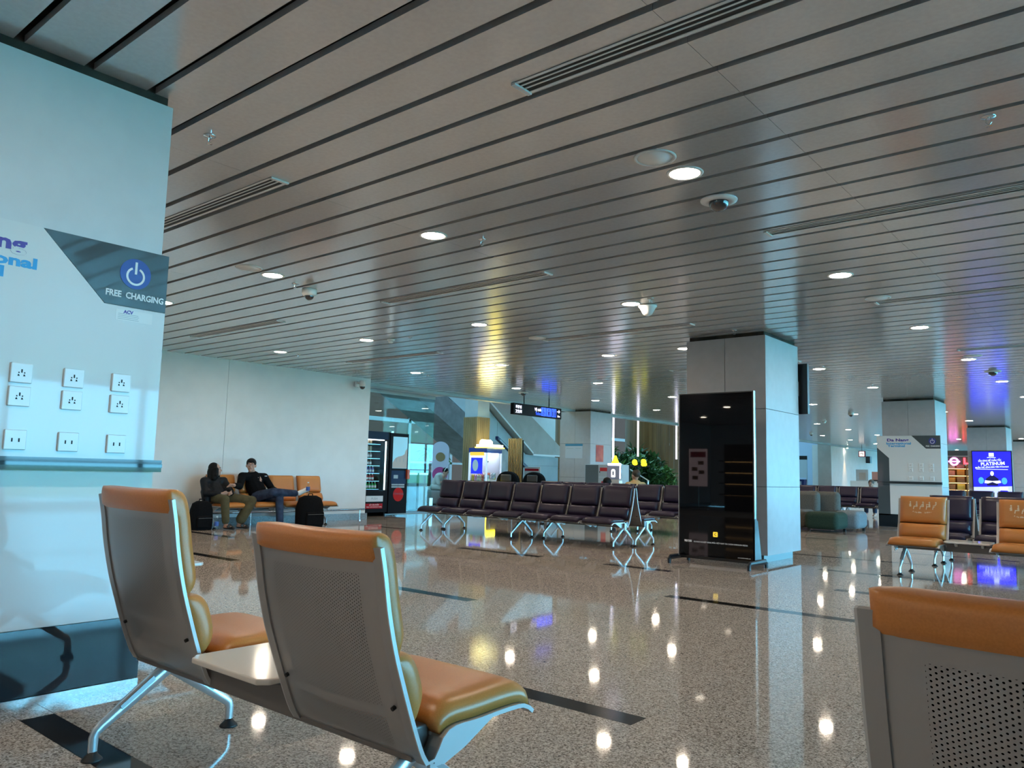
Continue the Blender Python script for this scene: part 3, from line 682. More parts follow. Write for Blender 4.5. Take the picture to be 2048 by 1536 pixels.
for xa, xb, yc in ((-2.33, -0.05, 2.80), (-6.65, -4.39, 2.80), (-2.25, 0.0, 5.72), (-6.69, -4.38, 5.72), (-10.94, -8.74, 5.72), (-11.1, -8.82, 8.72), (-6.68, -4.4, 8.70), (-2.25, 0.0, 8.68), (-2.15, 0.0, 12.42), (-6.69, -4.4, 12.42)):
    diffuser(xa, xb, yc, next(names_d))
# sprinklers
def sprinkler(loc, lab):
    t = thing('sprinkler', lab, 'sprinkler', loc, 0, 'fire sprinklers')
    part('escutcheon', MB().lathe([(0.036, 0), (0.034, -0.004), (0.012, -0.009), (0.01, -0.011)][::-1], 16), M['chrome'], t, smooth=True)
    part('frame', MB().tube([(-0.010, 0, -0.01), (-0.013, 0, -0.03), (-0.002, 0, -0.043), (0.002, 0, -0.043), (0.013, 0, -0.03), (0.010, 0, -0.01)], 0.0028, 6), M['chrome'], t)
    part('deflector', MB().lathe([(0.0, -0.050), (0.017, -0.049), (0.017, -0.047), (0.0, -0.046)], 12), M['chrome'], t)
    return t
s0 = sprinkler((-4.12, 2.16, ZC), 'steel sprinkler head beside the near left pillar')
for x, yy, lab in ((-4.18, 4.57, 'steel sprinkler head right of the second downlight'), (-0.6, 4.49, 'steel sprinkler head at the upper right'), (-4.12, 7.2, 'steel sprinkler head beside the white dome'), (-4.15, 9.39, 'steel sprinkler head just in front of the pillar by the display'), (-11.1, 7.65, 'steel sprinkler head near the white wall'), (-8.2, 7.5, 'steel sprinkler head right of the small detector'), (-6.8, 4.6, 'steel sprinkler head left of the small dome camera'), (-4.3, 13.2, 'steel sprinkler head behind the pillar by the display'), (-4.3, 16.1, 'steel sprinkler head near the far charging board')):
    copy_tree(s0, (x, yy, ZC), lab)
# dome cameras
def dome(name, loc, lab, kind):
    t = thing(name, lab, 'camera', loc, 0, 'ceiling cameras')
    if kind == 'flush':
        part('flange', MB().lathe([(0.125, 0), (0.122, -0.008), (0.075, -0.018), (0.07, -0.014)][::-1], 28), M['plasticwhite'], t, smooth=True)
        part('dome', MB().ball((0, 0, -0.016), (0.068, 0.068, 0.062), 24, 14), M['domeglass'], t, smooth=True)
    elif kind == 'box':
        part('housing', MB().lathe([(0.075, 0), (0.078, -0.01), (0.078, -0.055), (0.06, -0.075), (0.05, -0.075)][::-1], 24), M['plasticwhite'], t, smooth=True)
        part('dome', MB().ball((0, 0, -0.070), (0.05, 0.05, 0.05), 20, 12), M['domeglass'], t, smooth=True)
    elif kind == 'bell':
        part('housing', MB().lathe([(0.105, 0), (0.105, -0.012), (0.085, -0.035), (0.066, -0.07), (0.05, -0.1), (0.03, -0.112), (0.0, -0.115)][::-1], 24), M['plasticwhite'], t, smooth=True)
        part('lens_window', MB().lathe([(0.0, -0.118), (0.022, -0.116), (0.022, -0.112)], 16), M['lampoff'], t)
    return t
dome('dome_camera', (-2.24, 4.83, ZC), 'flush dome camera with smoked glass and white ring', 'flush')
dome('dome_camera', (-6.89, 4.84, ZC), 'small white dome camera left of centre on the ceiling', 'box')
dome('dome_camera', (-4.33, 7.50, ZC), 'white bell shaped ceiling unit beside a downlight', 'bell')
dome('dome_camera', (-2.12, 15.1, ZC), 'flush dome camera in the blue ceiling reflection', 'flush')
dome('dome_camera', (-11.6, 14.3, ZC), 'dark dome camera above the hanging toilet sign', 'flush')
dome('dome_camera', (-6.6, 22.6, ZC), 'white dome camera between far downlights right of the pillar', 'box')
dome('dome_camera', (-10.9, 32.0, ZC), 'white dome camera above the far info board', 'box')
t = thing('smoke_detector', 'small white smoke detector beside a downlight in the fourth column', 'detector', (-8.55, 7.45, ZC))
part('base', MB().lathe([(0.055, 0), (0.055, -0.018), (0.045, -0.026)][::-1], 20), M['plasticwhite'], t, smooth=True); part('chamber', MB().lathe([(0.036, -0.024), (0.036, -0.05), (0.025, -0.06), (0, -0.06)][::-1], 20), M['plasticwhite'], t, smooth=True)
t = thing('smoke_detector', 'small white smoke detector far off near the gate sign', 'detector', (-8.3, 25.6, ZC))
part('base', MB().lathe([(0.07, 0), (0.07, -0.02), (0.05, -0.03)][::-1], 16), M['plasticwhite'], t); part('chamber', MB().lathe([(0.045, -0.03), (0.04, -0.07), (0, -0.075)][::-1], 16), M['plasticwhite'], t)
# camera on the end of the white wall
t = thing('wall_camera', 'dome camera on a bracket at the end of the white wall', 'camera', (XW+0.02, 10.25, 2.70))
part('bracket', MB().box((0, -0.05, 0.02), (0.05, 0.05, 0.14)).box((0.03, -0.02, 0.08), (0.2, 0.02, 0.12)), M['plasticwhite'], t, bevel=0.01)
part('housing', MB().lathe([(0.0, 0.15), (0.06, 0.14), (0.065, 0.02)][::-1], 20, Matrix.Translation((0.2, 0.0, 0))), M['plasticwhite'], t, smooth=True)
part('dome', MB().ball((0.2, 0.0, 0.02), 0.058, 18, 10), M['domeglass'], t, smooth=True)

# ================================================================== TALL DISPLAY KIOSK
t = thing('display_kiosk', 'tall black display on feet in front of the pillar', 'display', (-4.19, 8.90, 0))
b = part('housing', MB().box((-0.485, 0.0, 0.075), (0.485, 0.075, 2.085)), M['satinblack'], t, bevel=0.006)
part('screen', MB().box((-0.470, -0.006, 0.09), (0.470, 0.0, 2.07)), M['screenblack'], t)
part('side_trim', MB().box((0.485, -0.004, 0.575), (0.492, 0.03, 2.085)), M['steel'], t)
part('side_trim', MB().box((-0.492, -0.004, 0.08), (-0.485, 0.03, 2.085)), M['steel'], t)
part('rear_brace', MB().prism([(0.0, 0.06), (0.20, 0.06), (0.09, 0.55), (0.0, 0.57)], 0.47, 0.49, 'x'), M['satinblack'], t)
part('crossbar', MB().box((-0.47, 0.02, 0.055), (0.47, 0.05, 0.08)), M['satinblack'], t)
for sx in (-1, 1):
    x = sx*0.505
    part('stand_foot', MB().tube([(x, -0.21, 0.0), (x, -0.21, 0.05), (x, -0.19, 0.07), (x, 0.27, 0.07), (x, 0.29, 0.05), (x, 0.29, 0.0)], 0.020, 8, 1.6), M['satinblack'], t)
F = lambda u, z: frame_px(Vector((u, -0.0062, z)), (1, 0, 0), (0, 0, 1))
sq = MB(); sq.prism([(-0.03+dx, 0.335+dz) for dx, dz in ((0.006, 0), (0.054, 0), (0.06, 0.006), (0.06, 0.054), (0.054, 0.06), (0.006, 0.06), (0, 0.054), (0, 0.006))], -0.0075, -0.006, 'y'); lg = part('logo', sq, M['yellowlit'], t)
text('C', 0.04, M['black'], lg, frame_px(Vector((0, -0.0078, 0.364)), (1, 0, 0), (0, 0, 1)), bold=0.001)
text('90/100', 0.036, M['whitelit'], t, F(-0.36, 0.266), bold=0.001); text('DOANH NGHIỆP HÀNG ĐẦU VIỆT NAM TIN CHỌN CHICILON MEDIA', 0.0235, M['whitelit'], t, F(0.06, 0.262), sx=0.93)
text('www.chicilonmedia.com', 0.016, M['whitelit'], t, F(0.36, 0.115))

# ================================================================== HANGING TOILET SIGN
t = thing('hanging_sign', 'black hanging toilet sign with lit blue pictograms and arrow', 'sign', (-12.0, 15.345, 2.58))
part('box', MB().box((-0.05, -0.975, -0.138), (0.05, 0.975, 0.138)), M['machineblack'], t, bevel=0.005, seg=1)
for yy in (-0.52, 0.5): part('rod', MB().tube([(0, yy, 0.13), (0, yy, 0.36)], 0.012, 8), M['machineblack'], t)
M['bluelit'] = emis('lit_blue', (0.01, 0.06, 1.0), 1.8); M['signwhite'] = emis('lit_sign_white', (0.85, 0.82, 1.0), 1.1)
FS = lambda yv, z, off=0.051: frame_px(Vector((off, yv, z)), (0, 1, 0), (0, 0, 1))
text('화장실', 0.085, M['signwhite'], t, FS(-0.78, 0.045), bold=0.002); text('卫生间', 0.085, M['signwhite'], t, FS(-0.78, -0.065), bold=0.002)
text('Vệ sinh', 0.105, M['signwhite'], t, FS(-0.02, 0.035), bold=0.002, sx=0.85); text('Toilets', 0.095, M['bluelit'], t, FS(0.0, -0.065), bold=0.002, sx=0.85)
for k, yc in enumerate((0.215, 0.425, 0.64)):
    q = part('pictogram_tile', MB().box((0.05, yc-0.095, -0.105), (0.054, yc+0.095, 0.105)), M['bluelit'], t)
    m = MB(); X0, X1 = 0.054, 0.056
    def blob(cy_, cz, r): m.prism([(yc+cy_+r*math.cos(2*PI*i/12), cz+r*math.sin(2*PI*i/12)) for i in range(12)], X0, X1, 'x')
    def poly(ps): m.prism([(yc+a, b) for a, b in ps], X0, X1, 'x')
    if k == 0: blob(-0.01, 0.07, 0.018); poly([(-0.02, 0.045), (0.0, 0.045), (0.005, -0.01), (0.045, -0.01), (0.055, -0.06), (0.04, -0.06), (0.03, -0.025), (-0.02, -0.025)]); poly([(-0.05, -0.02), (-0.03, -0.02), (-0.02, -0.07), (0.02, -0.075), (0.02, -0.09), (-0.045, -0.08)])
    elif k == 1: blob(0, 0.06, 0.022); poly([(-0.05, 0.02), (0.05, 0.02), (0.05, 0.005), (0.022, 0.0), (0.035, -0.085), (0.012, -0.085), (0, -0.04), (-0.012, -0.085), (-0.035, -0.085), (-0.022, 0.0), (-0.05, 0.005)])
    else:
        for dx in (-0.05, 0.05): blob(dx, 0.06, 0.018); poly([(dx-0.022, 0.035), (dx+0.022, 0.035), (dx+0.018, -0.085), (dx-0.018, -0.085)])
        poly([(-0.003, -0.09), (0.003, -0.09), (0.003, 0.09), (-0.003, 0.09)])
    part('pictogram', m, M['black'], q)
ar = MB(); ar.prism([(0.78, 0.035), (0.87, 0.035), (0.84, 0.008), (0.86, -0.005+0.013), (0.91, 0.045), (0.86, 0.095), (0.845, 0.08), (0.87, 0.055), (0.78, 0.055)], 0.05, 0.053, 'x'); part('arrow', ar, M['signwhite'], t)
text('20m', 0.06, M['signwhite'], t, FS(0.85, -0.075), bold=0.002)
# second sign far off
t = thing('hanging_sign', 'second black hanging toilet sign, partly behind the display', 'sign', (-12.0, 24.6, 2.58))
part('box', MB().box((-0.05, -0.975, -0.138), (0.05, 0.975, 0.138)), M['machineblack'], t)
text('화장실', 0.085, M['signwhite'], t, FS(-0.78, 0.045), bold=0.002); text('卫生间', 0.085, M['signwhite'], t, FS(-0.78, -0.065), bold=0.002)
text('Vệ sinh', 0.105, M['signwhite'], t, FS(-0.02, 0.035), bold=0.002, sx=0.85); text('Toilets', 0.095, M['bluelit'], t, FS(0.0, -0.065), bold=0.002, sx=0.85)
for yy in (-0.52, 0.5): part('rod', MB().tube([(0, yy, 0.13), (0, yy, 0.36)], 0.012, 8), M['machineblack'], t)

# ================================================================== GLASS PARTITION AND MACHINES
XG = -14.25
t = thing('glass_partition', 'frameless glass partition beyond the end of the white wall', 'partition', (XG, 10.65, 0))
for a, b in ((0.0, 1.93), (1.945, 3.32)):
    part('glass_pane', MB().box((-0.006, a, 0.04), (0.006, b, 2.84)), M['clearglass'], t)
part('top_rail', MB().box((-0.03, 0, 2.84), (0.03, 3.32, 2.93)), M['stairpanel'], t)
part('bottom_rail', MB().box((-0.012, 0, 0), (0.012, 3.32, 0.04)), M['plinth'], t)
part('patch_fitting', MB().box((-0.025, 3.24, 0), (0.025, 3.35, 0.35)), M['steel'], t)
for zz in (1.93,): part('clamp', MB().box((-0.02, 1.90, zz-0.03), (0.02, 1.97, zz+0.03)), M['steel'], t)
VX = -13.47
def vm(name, lab, y0, y1, z1):
    t = thing(name, lab, 'vending machine', (VX, y0, 0)); w_ = y1 - y0
    return t, w_
t, vw = vm('vending_machine', 'black drinks vending machine at the end of the white wall', 10.66, 11.83, 1.88)
part('added_inner_lamp', MB().box((-0.10, 0.1, 1.685), (-0.06, vw-0.1, 1.70)), emis('added_vending_lamp', (0.85, 0.95, 1.0), 8), t)  # lamp added inside to make the bottles visible
part('side_panel', MB().box((-0.75, 0, 0.09), (0.0, 0.035, 1.88)), M['machineblack'], t); part('side_panel', MB().box((-0.75, vw-0.035, 0.09), (0.0, vw, 1.88)), M['machineblack'], t)
part('back_panel', MB().box((-0.75, 0.035, 0.09), (-0.72, vw-0.035, 1.88)), M['darkwood'], t); part('header', MB().box((-0.72, 0.035, 1.71), (0.0, vw-0.035, 1.88)), simple('header_blue', (0.015, 0.03, 0.06), 0.5, spec=0.15), t)
low = part('lower_front', MB().box((-0.72, 0.035, 0.09), (0.0, vw-0.035, 0.56)), M['machineblack'], t)
part('door_glass', MB().box((-0.012, 0.04, 0.56), (-0.004, vw-0.04, 1.71)), M['caseglass'], t)
part('light_strip', MB().box((-0.06, vw-0.075, 0.58), (-0.03, vw-0.055, 1.67)), emis('led_strip', (0.75, 0.95, 1.0), 2), t)
for zf in (0.60, 0.78, 0.95, 1.12, 1.28, 1.44, 1.60): part('tray', MB().box((-0.60, 0.05, zf-0.012), (-0.05, 0.95, zf)), M['steel'], t)
pf = part('push_flap', MB().box((0.0, 0.55, 0.325), (0.008, 1.04, 0.452)), M['plasticwhite'], t, bevel=0.003, seg=1); text('PUSH', 0.075, M['greyprint'], pf, frame_px(Vector((0.009, 0.79, 0.388)), (0, 1, 0), (0, 0, 1)))
rl = part('red_label', MB().box((0.0, 0.55, 0.175), (0.006, 1.03, 0.283)), simple('label_red', (0.5, 0.02, 0.03), 0.6, spec=0.1), t)
text('LẤY SẢN PHẨM', 0.04, M['whiteprint'], rl, frame_px(Vector((0.0065, 0.79, 0.252)), (0, 1, 0), (0, 0, 1))); text('TAKE YOUR PRODUCT HERE', 0.034, M['whiteprint'], rl, frame_px(Vector((0.0065, 0.79, 0.208)), (0, 1, 0), (0, 0, 1)))
for a in (0.08, 0.6, 1.12): part('foot', MB().box((-0.7, a, 0), (-0.05, a+0.04, 0.09)), M['machineblack'], t)
bt = MB().lathe([(0.0, 0), (0.03, 0.0), (0.031, 0.09), (0.022, 0.115), (0.011, 0.135), (0.011, 0.15), (0, 0.15)], 12).mesh('b'); bt.shade_smooth()
cp = MB().lathe([(0.0125, 0.142), (0.0125, 0.158), (0.0, 0.158)], 10).mesh('c')
lbm = MB().lathe([(0.0316, 0.03), (0.0316, 0.08)], 12).mesh('l')
def bottle(loc, m, lab, grp, lm=None):
    t_ = thing('bottle', lab, 'bottle', loc, 0, grp); b_ = bt.copy(); link('body', b_, m, t_); link('cap', cp.copy(), M['whiteprint'], t_); link('label_band', lbm.copy(), lm or M['whiteprint'], t_); return t_
rowdef = [(0.60, [('bottle_red', (0.5, 0.01, 0.02))]*3 + [('bottle_green', (0.02, 0.42, 0.10))]*4, 'lowest shelf'), (0.78, [('bottle_red', (0.5, 0.01, 0.02))]*6, 'second shelf'), (0.95, [('bottle_violet', (0.16, 0.14, 0.45))]*6, 'third shelf'), (1.12, [('bottle_brown', (0.16, 0.09, 0.05))]*5, 'fourth shelf'), (1.28, [('bottle_grey', (0.30, 0.28, 0.26))]*5, 'fifth shelf')]
for zf, lst, nm in rowdef:
    for k, (mn, c) in enumerate(lst):
        bottle((VX-0.12, 10.66+0.40+0.082*k, zf), simple(mn, c, 0.15), f'{mn.split("_")[1]} bottle on the {nm} of the vending machine, {ORD[k]} from the left', 'bottles in the vending machine')
pk = MB().box((-0.02, -0.03, 0), (0.02, 0.03, 0.11)).mesh('pack')
for zf, c in ((1.44, (0.45, 0.33, 0.20)), (1.60, (0.25, 0.16, 0.08))):
    for k in range(5):
        o = link('snack_pack', pk.copy(), simple('pack%.2f' % zf, c), None, (VX-0.12, 11.04+0.085*k, zf)); o.modifiers.new('b', 'BEVEL').width = 0.008
        tag(o, f'small snack pack on the {"top" if zf > 1.5 else "second highest"} vending shelf, {ORD[k]} from the left', 'snack', 'snacks in the vending machine')
t = thing('payment_kiosk', 'narrow black payment machine with poster screen and red disc', 'vending machine', (VX, 11.86, 0))
part('cabinet', MB().box((-0.6, 0, 0.05), (0, 0.56, 1.87)), M['machineblack'], t, bevel=0.008)
scr = part('screen', MB().box((0, 0.08, 1.07), (0.006, 0.52, 1.79)), simple('poster_sky', (0.25, 0.55, 0.68), 0.05, emit=(0.3, 0.62, 0.75), es=0.35), t)
sil = MB(); sil.prism([(0.082, 1.075), (0.518, 1.075), (0.518, 1.50), (0.505, 1.53), (0.46, 1.47), (0.44, 1.40), (0.36, 1.36), (0.25, 1.34), (0.16, 1.30), (0.082, 1.20)], 0.006, 0.008, 'x'); part('poster_rock', sil, simple('poster_sand', (0.55, 0.46, 0.40), 0.5), scr)
for a in (0.19, 0.30, 0.41): part('poster_figure', MB().box((0.008, a-0.008, 1.22), (0.0085, a+0.008, 1.30)), M['greyprint'], scr)
part('keypad_panel', MB().box((0, 0.06, 0.72), (0.004, 0.50, 1.02)), simple('keypad_blue', (0.01, 0.02, 0.06), 0.4, spec=0.15), t)
for a in (0.08, 0.28):
    for z_ in (0.65, 0.70): part('price_label', MB().box((0, a, z_-0.018), (0.004, a+0.19, z_+0.018)), M['greyprint'], t)
part('sticker', MB().box((0, 0.13, 0.84), (0.0055, 0.26, 0.92)), M['greyprint'], t)
dd = part('round_logo', MB().lathe([(0, 0), (0.155, 0), (0.155, 0.006), (0, 0.006)], 32, Matrix.Translation((0.0, 0.29, 0.48)) @ Matrix.Rotation(PI/2, 4, 'Y')), simple('logo_red', (0.55, 0.02, 0.02), 0.6, spec=0.1), t)
text('Coca-Cola', 0.075, simple('logo_dark', (0.18, 0.01, 0.01), 0.4), dd, frame_px(Vector((0.0065, 0.29, 0.50)), (0, 1, 0), (0, 0, 1)))
part('red_reader', MB().box((0.0, 0.50, 0.83), (0.06, 0.57, 1.05)), simple('reader_red', (0.6, 0.09, 0.03), 0.4), t)
for a, lab in ((12.62, 'grey waste bin behind the glass, nearer the payment machine'), (13.0, 'pale waste bin behind the glass, farther from the payment machine')):
    t = thing('waste_bin', lab, 'bin', (-15.1, a+1.3, 0)); part('body', MB().box((-0.2, -0.15, 0.02), (0.2, 0.15, 0.92)), M['stairpanel'] if a > 12.8 else M['plinth'], t, bevel=0.01); part('lid', MB().box((-0.21, -0.16, 0.92), (0.21, 0.16, 0.97)), M['steel'], t)

# ================================================================== STAIR HALL BEHIND THE CEILING EDGE
struct(part('wall_hall_end', MB().box((-27, 50, 0), (XE-0.3, 50.3, 8)), M['wall']))
struct(part('wall_hall_near', MB().box((-27, -6.3, 0), (XW-0.45, -6.0, 8)), M['wall']))
ch = struct(part('ceiling_hall', MB().box((-27.2, -6.3, 8.0), (-24.5, 50.3, 8.3)).box((-16.5, -6.3, 8.0), (XE+0.3, 50.3, 8.3)).box((-24.5, -6.3, 8.0), (-16.5, -2, 8.3)).box((-24.5, 46, 8.0), (-16.5, 50.3, 8.3)), M['wall']))
for k in range(12): part('added_skylight_pane', MB().box((-24.5, -2+4*k, 8.1), (-16.5, -2+4*k+3.9, 8.12)), M['addedroofglass'], ch); part('added_skylight_bar', MB().box((-24.5, -2+4*k+3.9, 8.0), (-16.5, 2+4*k, 8.2)), M['windowframe'], ch)  # glazed roof added out of view to light the hall
struct(part('wall_hall_upper', MB().box((XE-0.05, -6, ZC+0.3), (XE+0.25, 50, 8.0)), M['wall']))
# tall glazing of the hall
yb = -6.0; n = 40
while yb < 50:
    ye = min(yb + 2.8, 50)
    mb = MB().box((-27.0, yb, 0), (-26.9, yb+0.12, 8)).box((-27.0, ye-0.04, 0), (-26.9, ye, 8))
    for zz in (0.0, 1.35, 3.2, 5.6, 7.9): mb.box((-27.0, yb, zz), (-26.9, ye, zz+(0.18 if zz == 3.2 else 0.10)))
    wo = struct(part(f'window_{n}', mb, simple('hall_window_white', (0.7, 0.72, 0.75), 0.4)))
    part('pane', MB().box((-26.96, yb+0.12, 0.1), (-26.94, ye-0.04, 7.9)), M['tintglass'], wo)
    yb = ye; n += 1
tag(part('garden', MB().box((-80, -60, -0.6), (-27.3, 110, -0.3)), M['lawn']), 'lawn outside the hall windows', 'lawn')['kind'] = 'structure'
def leaves(rng, centre, spread, count, size, mat_, droop=0.3, up=0.6):
    mb = MB()
    for _ in range(count):
        d = Vector((rng.uniform(-1, 1), rng.uniform(-1, 1), rng.uniform(-0.7, 1)))
        if d.length > 1: d.normalize()
        p = Vector(centre) + Vector((d.x*spread[0], d.y*spread[1], d.z*spread[2]))
        a = Vector((rng.uniform(-1, 1), rng.uniform(-1, 1), rng.uniform(-droop, up))).normalized(); l_ = size*rng.uniform(0.6, 1.3)
        s_ = a.cross(Vector((0, 0, 1))).normalized()*l_*0.17
        q0, q1, q2 = p, p + a*l_*0.5 + Vector((0, 0, l_*0.08)), p + a*l_
        mb.add([q0, q1 + s_, q2, q1 - s_], [(0, 1, 2, 3)])
    return mb
rng = random.Random(11)
def bush(name, lab, cat, loc, spread, count, size, m, group=None):
    t_ = thing(name, lab, cat, loc, 0, group)
    l1 = part('foliage', leaves(rng, (0, 0, spread[2]*1.1), spread, count, size, m), m, t_, fix=False); l1['kind'] = 'stuff'
    part('stem', MB().tube([(0, 0, 0), (0.02, 0.01, spread[2])], [0.03, 0.015], 6), M['trunk'], t_)
    return t_
for k in range(9): bush('hedge_shrub', f'bright green hedge shrub outside the hall window, {ORD[k]} along', 'shrub', (-29.0 + 0.4*(k % 2), 19.5 + 1.15*k, -0.3), (0.7, 0.75, 0.85), 420, 0.30, M['leaf2'], 'hedge outside the hall windows')
# wood-slat column beside the claw machine
t = thing('slatted_column', 'column wrapped in vertical light wood slats behind the claw machine', 'column', (-16.12, 17.1, 0))
part('core', MB().box((0, 0, 0), (0.52, 0.52, 8.0)), M['stairpanel'], t)
part('backing', MB().box((-0.012, -0.012, 0.0), (0.532, 0.532, 2.64)), M['darkwood'], t)
for k in range(13):
    a = -0.02 + 0.0435*k
    part('slat', MB().box((a, -0.026, 0.0), (a+0.022, -0.012, 2.66)), M['woodslat'], t); part('slat', MB().box((0.532, a, 0.0), (0.546, a+0.022, 2.66)), M['woodslat'], t)
t = thing('slatted_screen', 'lower wood slat screen right of the claw machine', 'screen', (-15.05, 17.9, 0))
for k in range(9): part('slat', MB().box((0.06*k, 0, 0), (0.06*k+0.03, 0.04, 2.05)), M['woodslat'], t)
part('backing', MB().box((0, 0.04, 0), (0.54, 0.06, 2.0)), M['darkwood'], t)
# claw machine
t = thing('claw_machine', 'glowing claw machine full of plush toys with a yellow lit roof', 'game machine', (-14.8, 16.66, 0), 0)
CW, CD, CH = 0.70, 0.66, 1.70
part('cabinet', MB().box((-CW, 0.02, 0.04), (-0.02, CD, 0.70)), simple('claw_white', (0.7, 0.72, 0.75), 0.3), t)
part('play_field', MB().box((-CW, 0.0, 0.70), (0, CD, 0.76)), simple('claw_ledge', (0.45, 0.65, 0.60), 0.3), t)
part('front_light', MB().box((-0.02, 0.04, 0.10), (0.012, CD-0.02, 0.745)), emis('claw_yellow_light', (1.0, 0.78, 0.02), 9), t)
for (a, b) in ((-CW, 0), (-0.04, 0), (-CW, CD-0.04), (-0.04, CD-0.04)): part('corner_post', MB().box((a, b, 0.76), (a+0.04, b+0.04, CH-0.1)), simple('claw_post', (0.75, 0.8, 0.85), 0.3, emit=(0.7, 0.8, 1.0), es=0.3), t)
part('case_glass', MB().box((-0.028, 0.04, 0.78), (-0.022, CD-0.04, CH-0.12)), M['caseglass'], t); part('case_glass', MB().box((-CW+0.04, 0.012, 0.78), (-0.04, 0.018, CH-0.12)), M['caseglass'], t)
part('top_box', MB().box((-CW, 0, CH-0.12), (0, CD, CH+0.02)), simple('claw_blue', (0.03, 0.06, 0.30), 0.3), t)
part('marquee', MB().box((-CW+0.06, -0.012, CH-0.20), (-0.10, 0.0, CH-0.10)), simple('claw_marquee', (0.7, 0.45, 0.05), 0.4, emit=(0.9, 0.55, 0.05), es=0.6), t)
part('roof_light', MB().box((-CW*0.62, 0.02, CH+0.02), (0.02, CD+0.02, CH+0.12)).prism([(-0.40, CH+0.12), (-0.22, CH+0.12), (-0.24, CH+0.22), (-0.31, CH+0.27), (-0.38, CH+0.22)], 0.1, 0.5, 'y'), emis('claw_roof_light', (1.0, 0.90, 0.40), 7), t)
part('roof_rim', MB().box((-CW*0.64, -0.02, CH+0.02), (0.04, CD+0.06, CH+0.05)), emis('claw_rim_yellow', (1.0, 0.72, 0.05), 5), t)
part('back_mirror', MB().box((-CW+0.02, CD-0.05, 0.76), (-0.04, CD-0.045, CH-0.12)), simple('claw_back', (0.6, 0.62, 0.66), 0.15), t)
part('side_wall', MB().box((-CW+0.012, 0.04, 0.76), (-CW+0.02, CD-0.05, CH-0.12)), M['plasticwhite'], t)
ps = part('poster', MB().box((-CW+0.10, -0.004, 0.98), (-0.16, 0.004, CH-0.26)), simple('claw_poster', (0.02, 0.03, 0.75), 0.4, emit=(0.02, 0.03, 0.8), es=0.5), t)
part('poster_oval', MB().lathe([(0, 0), (0.11, 0), (0.11, 0.002), (0, 0.002)], 24, Matrix.Translation((-0.43, -0.004, 1.22)) @ Matrix.Rotation(PI/2, 4, 'X') @ Matrix.Diagonal((1, 1.5, 1, 1))), M['plasticwhite'], ps)
part('lamp_tube', MB().box((-CW+0.06, 0.06, CH-0.135), (-0.06, CD-0.08, CH-0.122)), emis('claw_lamp', (0.9, 0.95, 1.0), 4.5), t)
part('claw', MB().tube([(-0.25, 0.3, CH-0.12), (-0.25, 0.3, CH-0.32)], 0.012, 6).ball((-0.25, 0.3, CH-0.36), 0.05, 10, 6), M['chrome'], t)
pc = [(0.80, 0.55, 0.08), (0.75, 0.75, 0.72), (0.72, 0.60, 0.42), (0.80, 0.35, 0.50), (0.55, 0.70, 0.72), (0.70, 0.20, 0.12), (0.78, 0.70, 0.55)]
pw = ['yellow', 'white', 'beige', 'pink', 'pale blue', 'red', 'cream']
for k in range(14):
    px, py = -0.62 + 0.095*(k % 7), 0.14 if k < 7 else 0.40; pz = 0.76; ci = (k*3) % 7
    tt = thing('plush_toy', f'{pw[ci]} plush toy in the claw machine, {ORD[k % 7]} in the {"front" if k < 7 else "back"} row', 'plush toy', (-14.8+px, 16.66+py, pz), 0, 'plush toys in the claw machine'); pm = simple('plush_' + pw[ci].replace(' ', '_'), pc[ci], 0.9)
    h = 0.0 if k < 7 else 0.06
    part('body', MB().ball((0, 0, 0.055+h), (0.052, 0.055, 0.06), 10, 8), pm, tt, smooth=True); part('head', MB().ball((0, -0.01, 0.14+h), (0.045, 0.045, 0.042), 10, 8), pm, tt, smooth=True)
    for sx in (-1, 1): part('ear', MB().ball((sx*0.03, -0.01, 0.18+h), 0.018, 8, 6), pm, tt, smooth=True)
# stairs: side bands running down along +y at 30 degrees
def yz_slab(name, poly, x0, x1, m, t_): return part(name, MB().prism(poly, x0, x1, 'x'), m, t_)
t = thing('staircase', 'dark grey stair flight seen from below behind the glass', 'stairs', (-20.0, 0, 0))
yz_slab('stair_side', [(14.4, 6.98), (24.5, 1.36), (24.5, 0.45), (14.4, 5.93)], -1.6, 0.0, M['stairgrey'], t)
yz_slab('balustrade', [(14.4, 7.03), (24.0, 1.69), (24.0, 2.55), (14.4, 7.88)], -0.05, -0.02, M['stairpanel'], t)
for k in range(24): yz_slab('step', [(14.3+0.42*k, 7.05-0.2335*k), (14.72+0.42*k, 7.05-0.2335*k), (14.72+0.42*k, 6.82-0.2335*k)], -1.55, -0.06, M['stone'], t)
t = thing('staircase', 'beige sided stair flight above the pale panelled wall', 'stairs', (-17.0, 0, 0))
yz_slab('stair_side', [(15.5, 6.40), (24.4, 1.32), (24.4, 1.68), (21.97, 1.68), (21.57, 1.72), (15.5, 5.72)] if 0 else [(18.9, 4.46), (23.4, 1.89), (23.4, 1.68), (21.97, 1.68), (21.57, 1.70), (18.9, 3.53)], -0.5, 0.0, M['stairbeige'], t)
yz_slab('edge_strip', [(18.9, 3.59), (21.57, 1.76), (21.57, 1.70), (18.9, 3.53)], 0.0, 0.02, M['whiteprint'], t)
yz_slab('edge_strip', [(21.57, 1.70), (23.4, 1.70), (23.4, 1.65), (21.57, 1.65)], 0.0, 0.02, M['whiteprint'], t)
yz_slab('support_wall', [(18.9, 3.48), (21.5, 1.66), (23.4, 1.62), (23.4, 0), (18.9, 0)], -0.45, -0.25, M['stairpanel'], t)
for a in (19.9, 21.4): yz_slab('panel_joint', [(a, 0), (a+0.012, 0), (a+0.012, 5.75-0.69*(a-15.5)), (a, 5.75-0.69*(a-15.5))], -0.25, -0.246, M['gap'], t)
yz_slab('panel_joint', [(18.9, 1.3), (23.4, 1.3), (23.4, 1.312), (18.9, 1.312)], -0.25, -0.246, M['gap'], t)
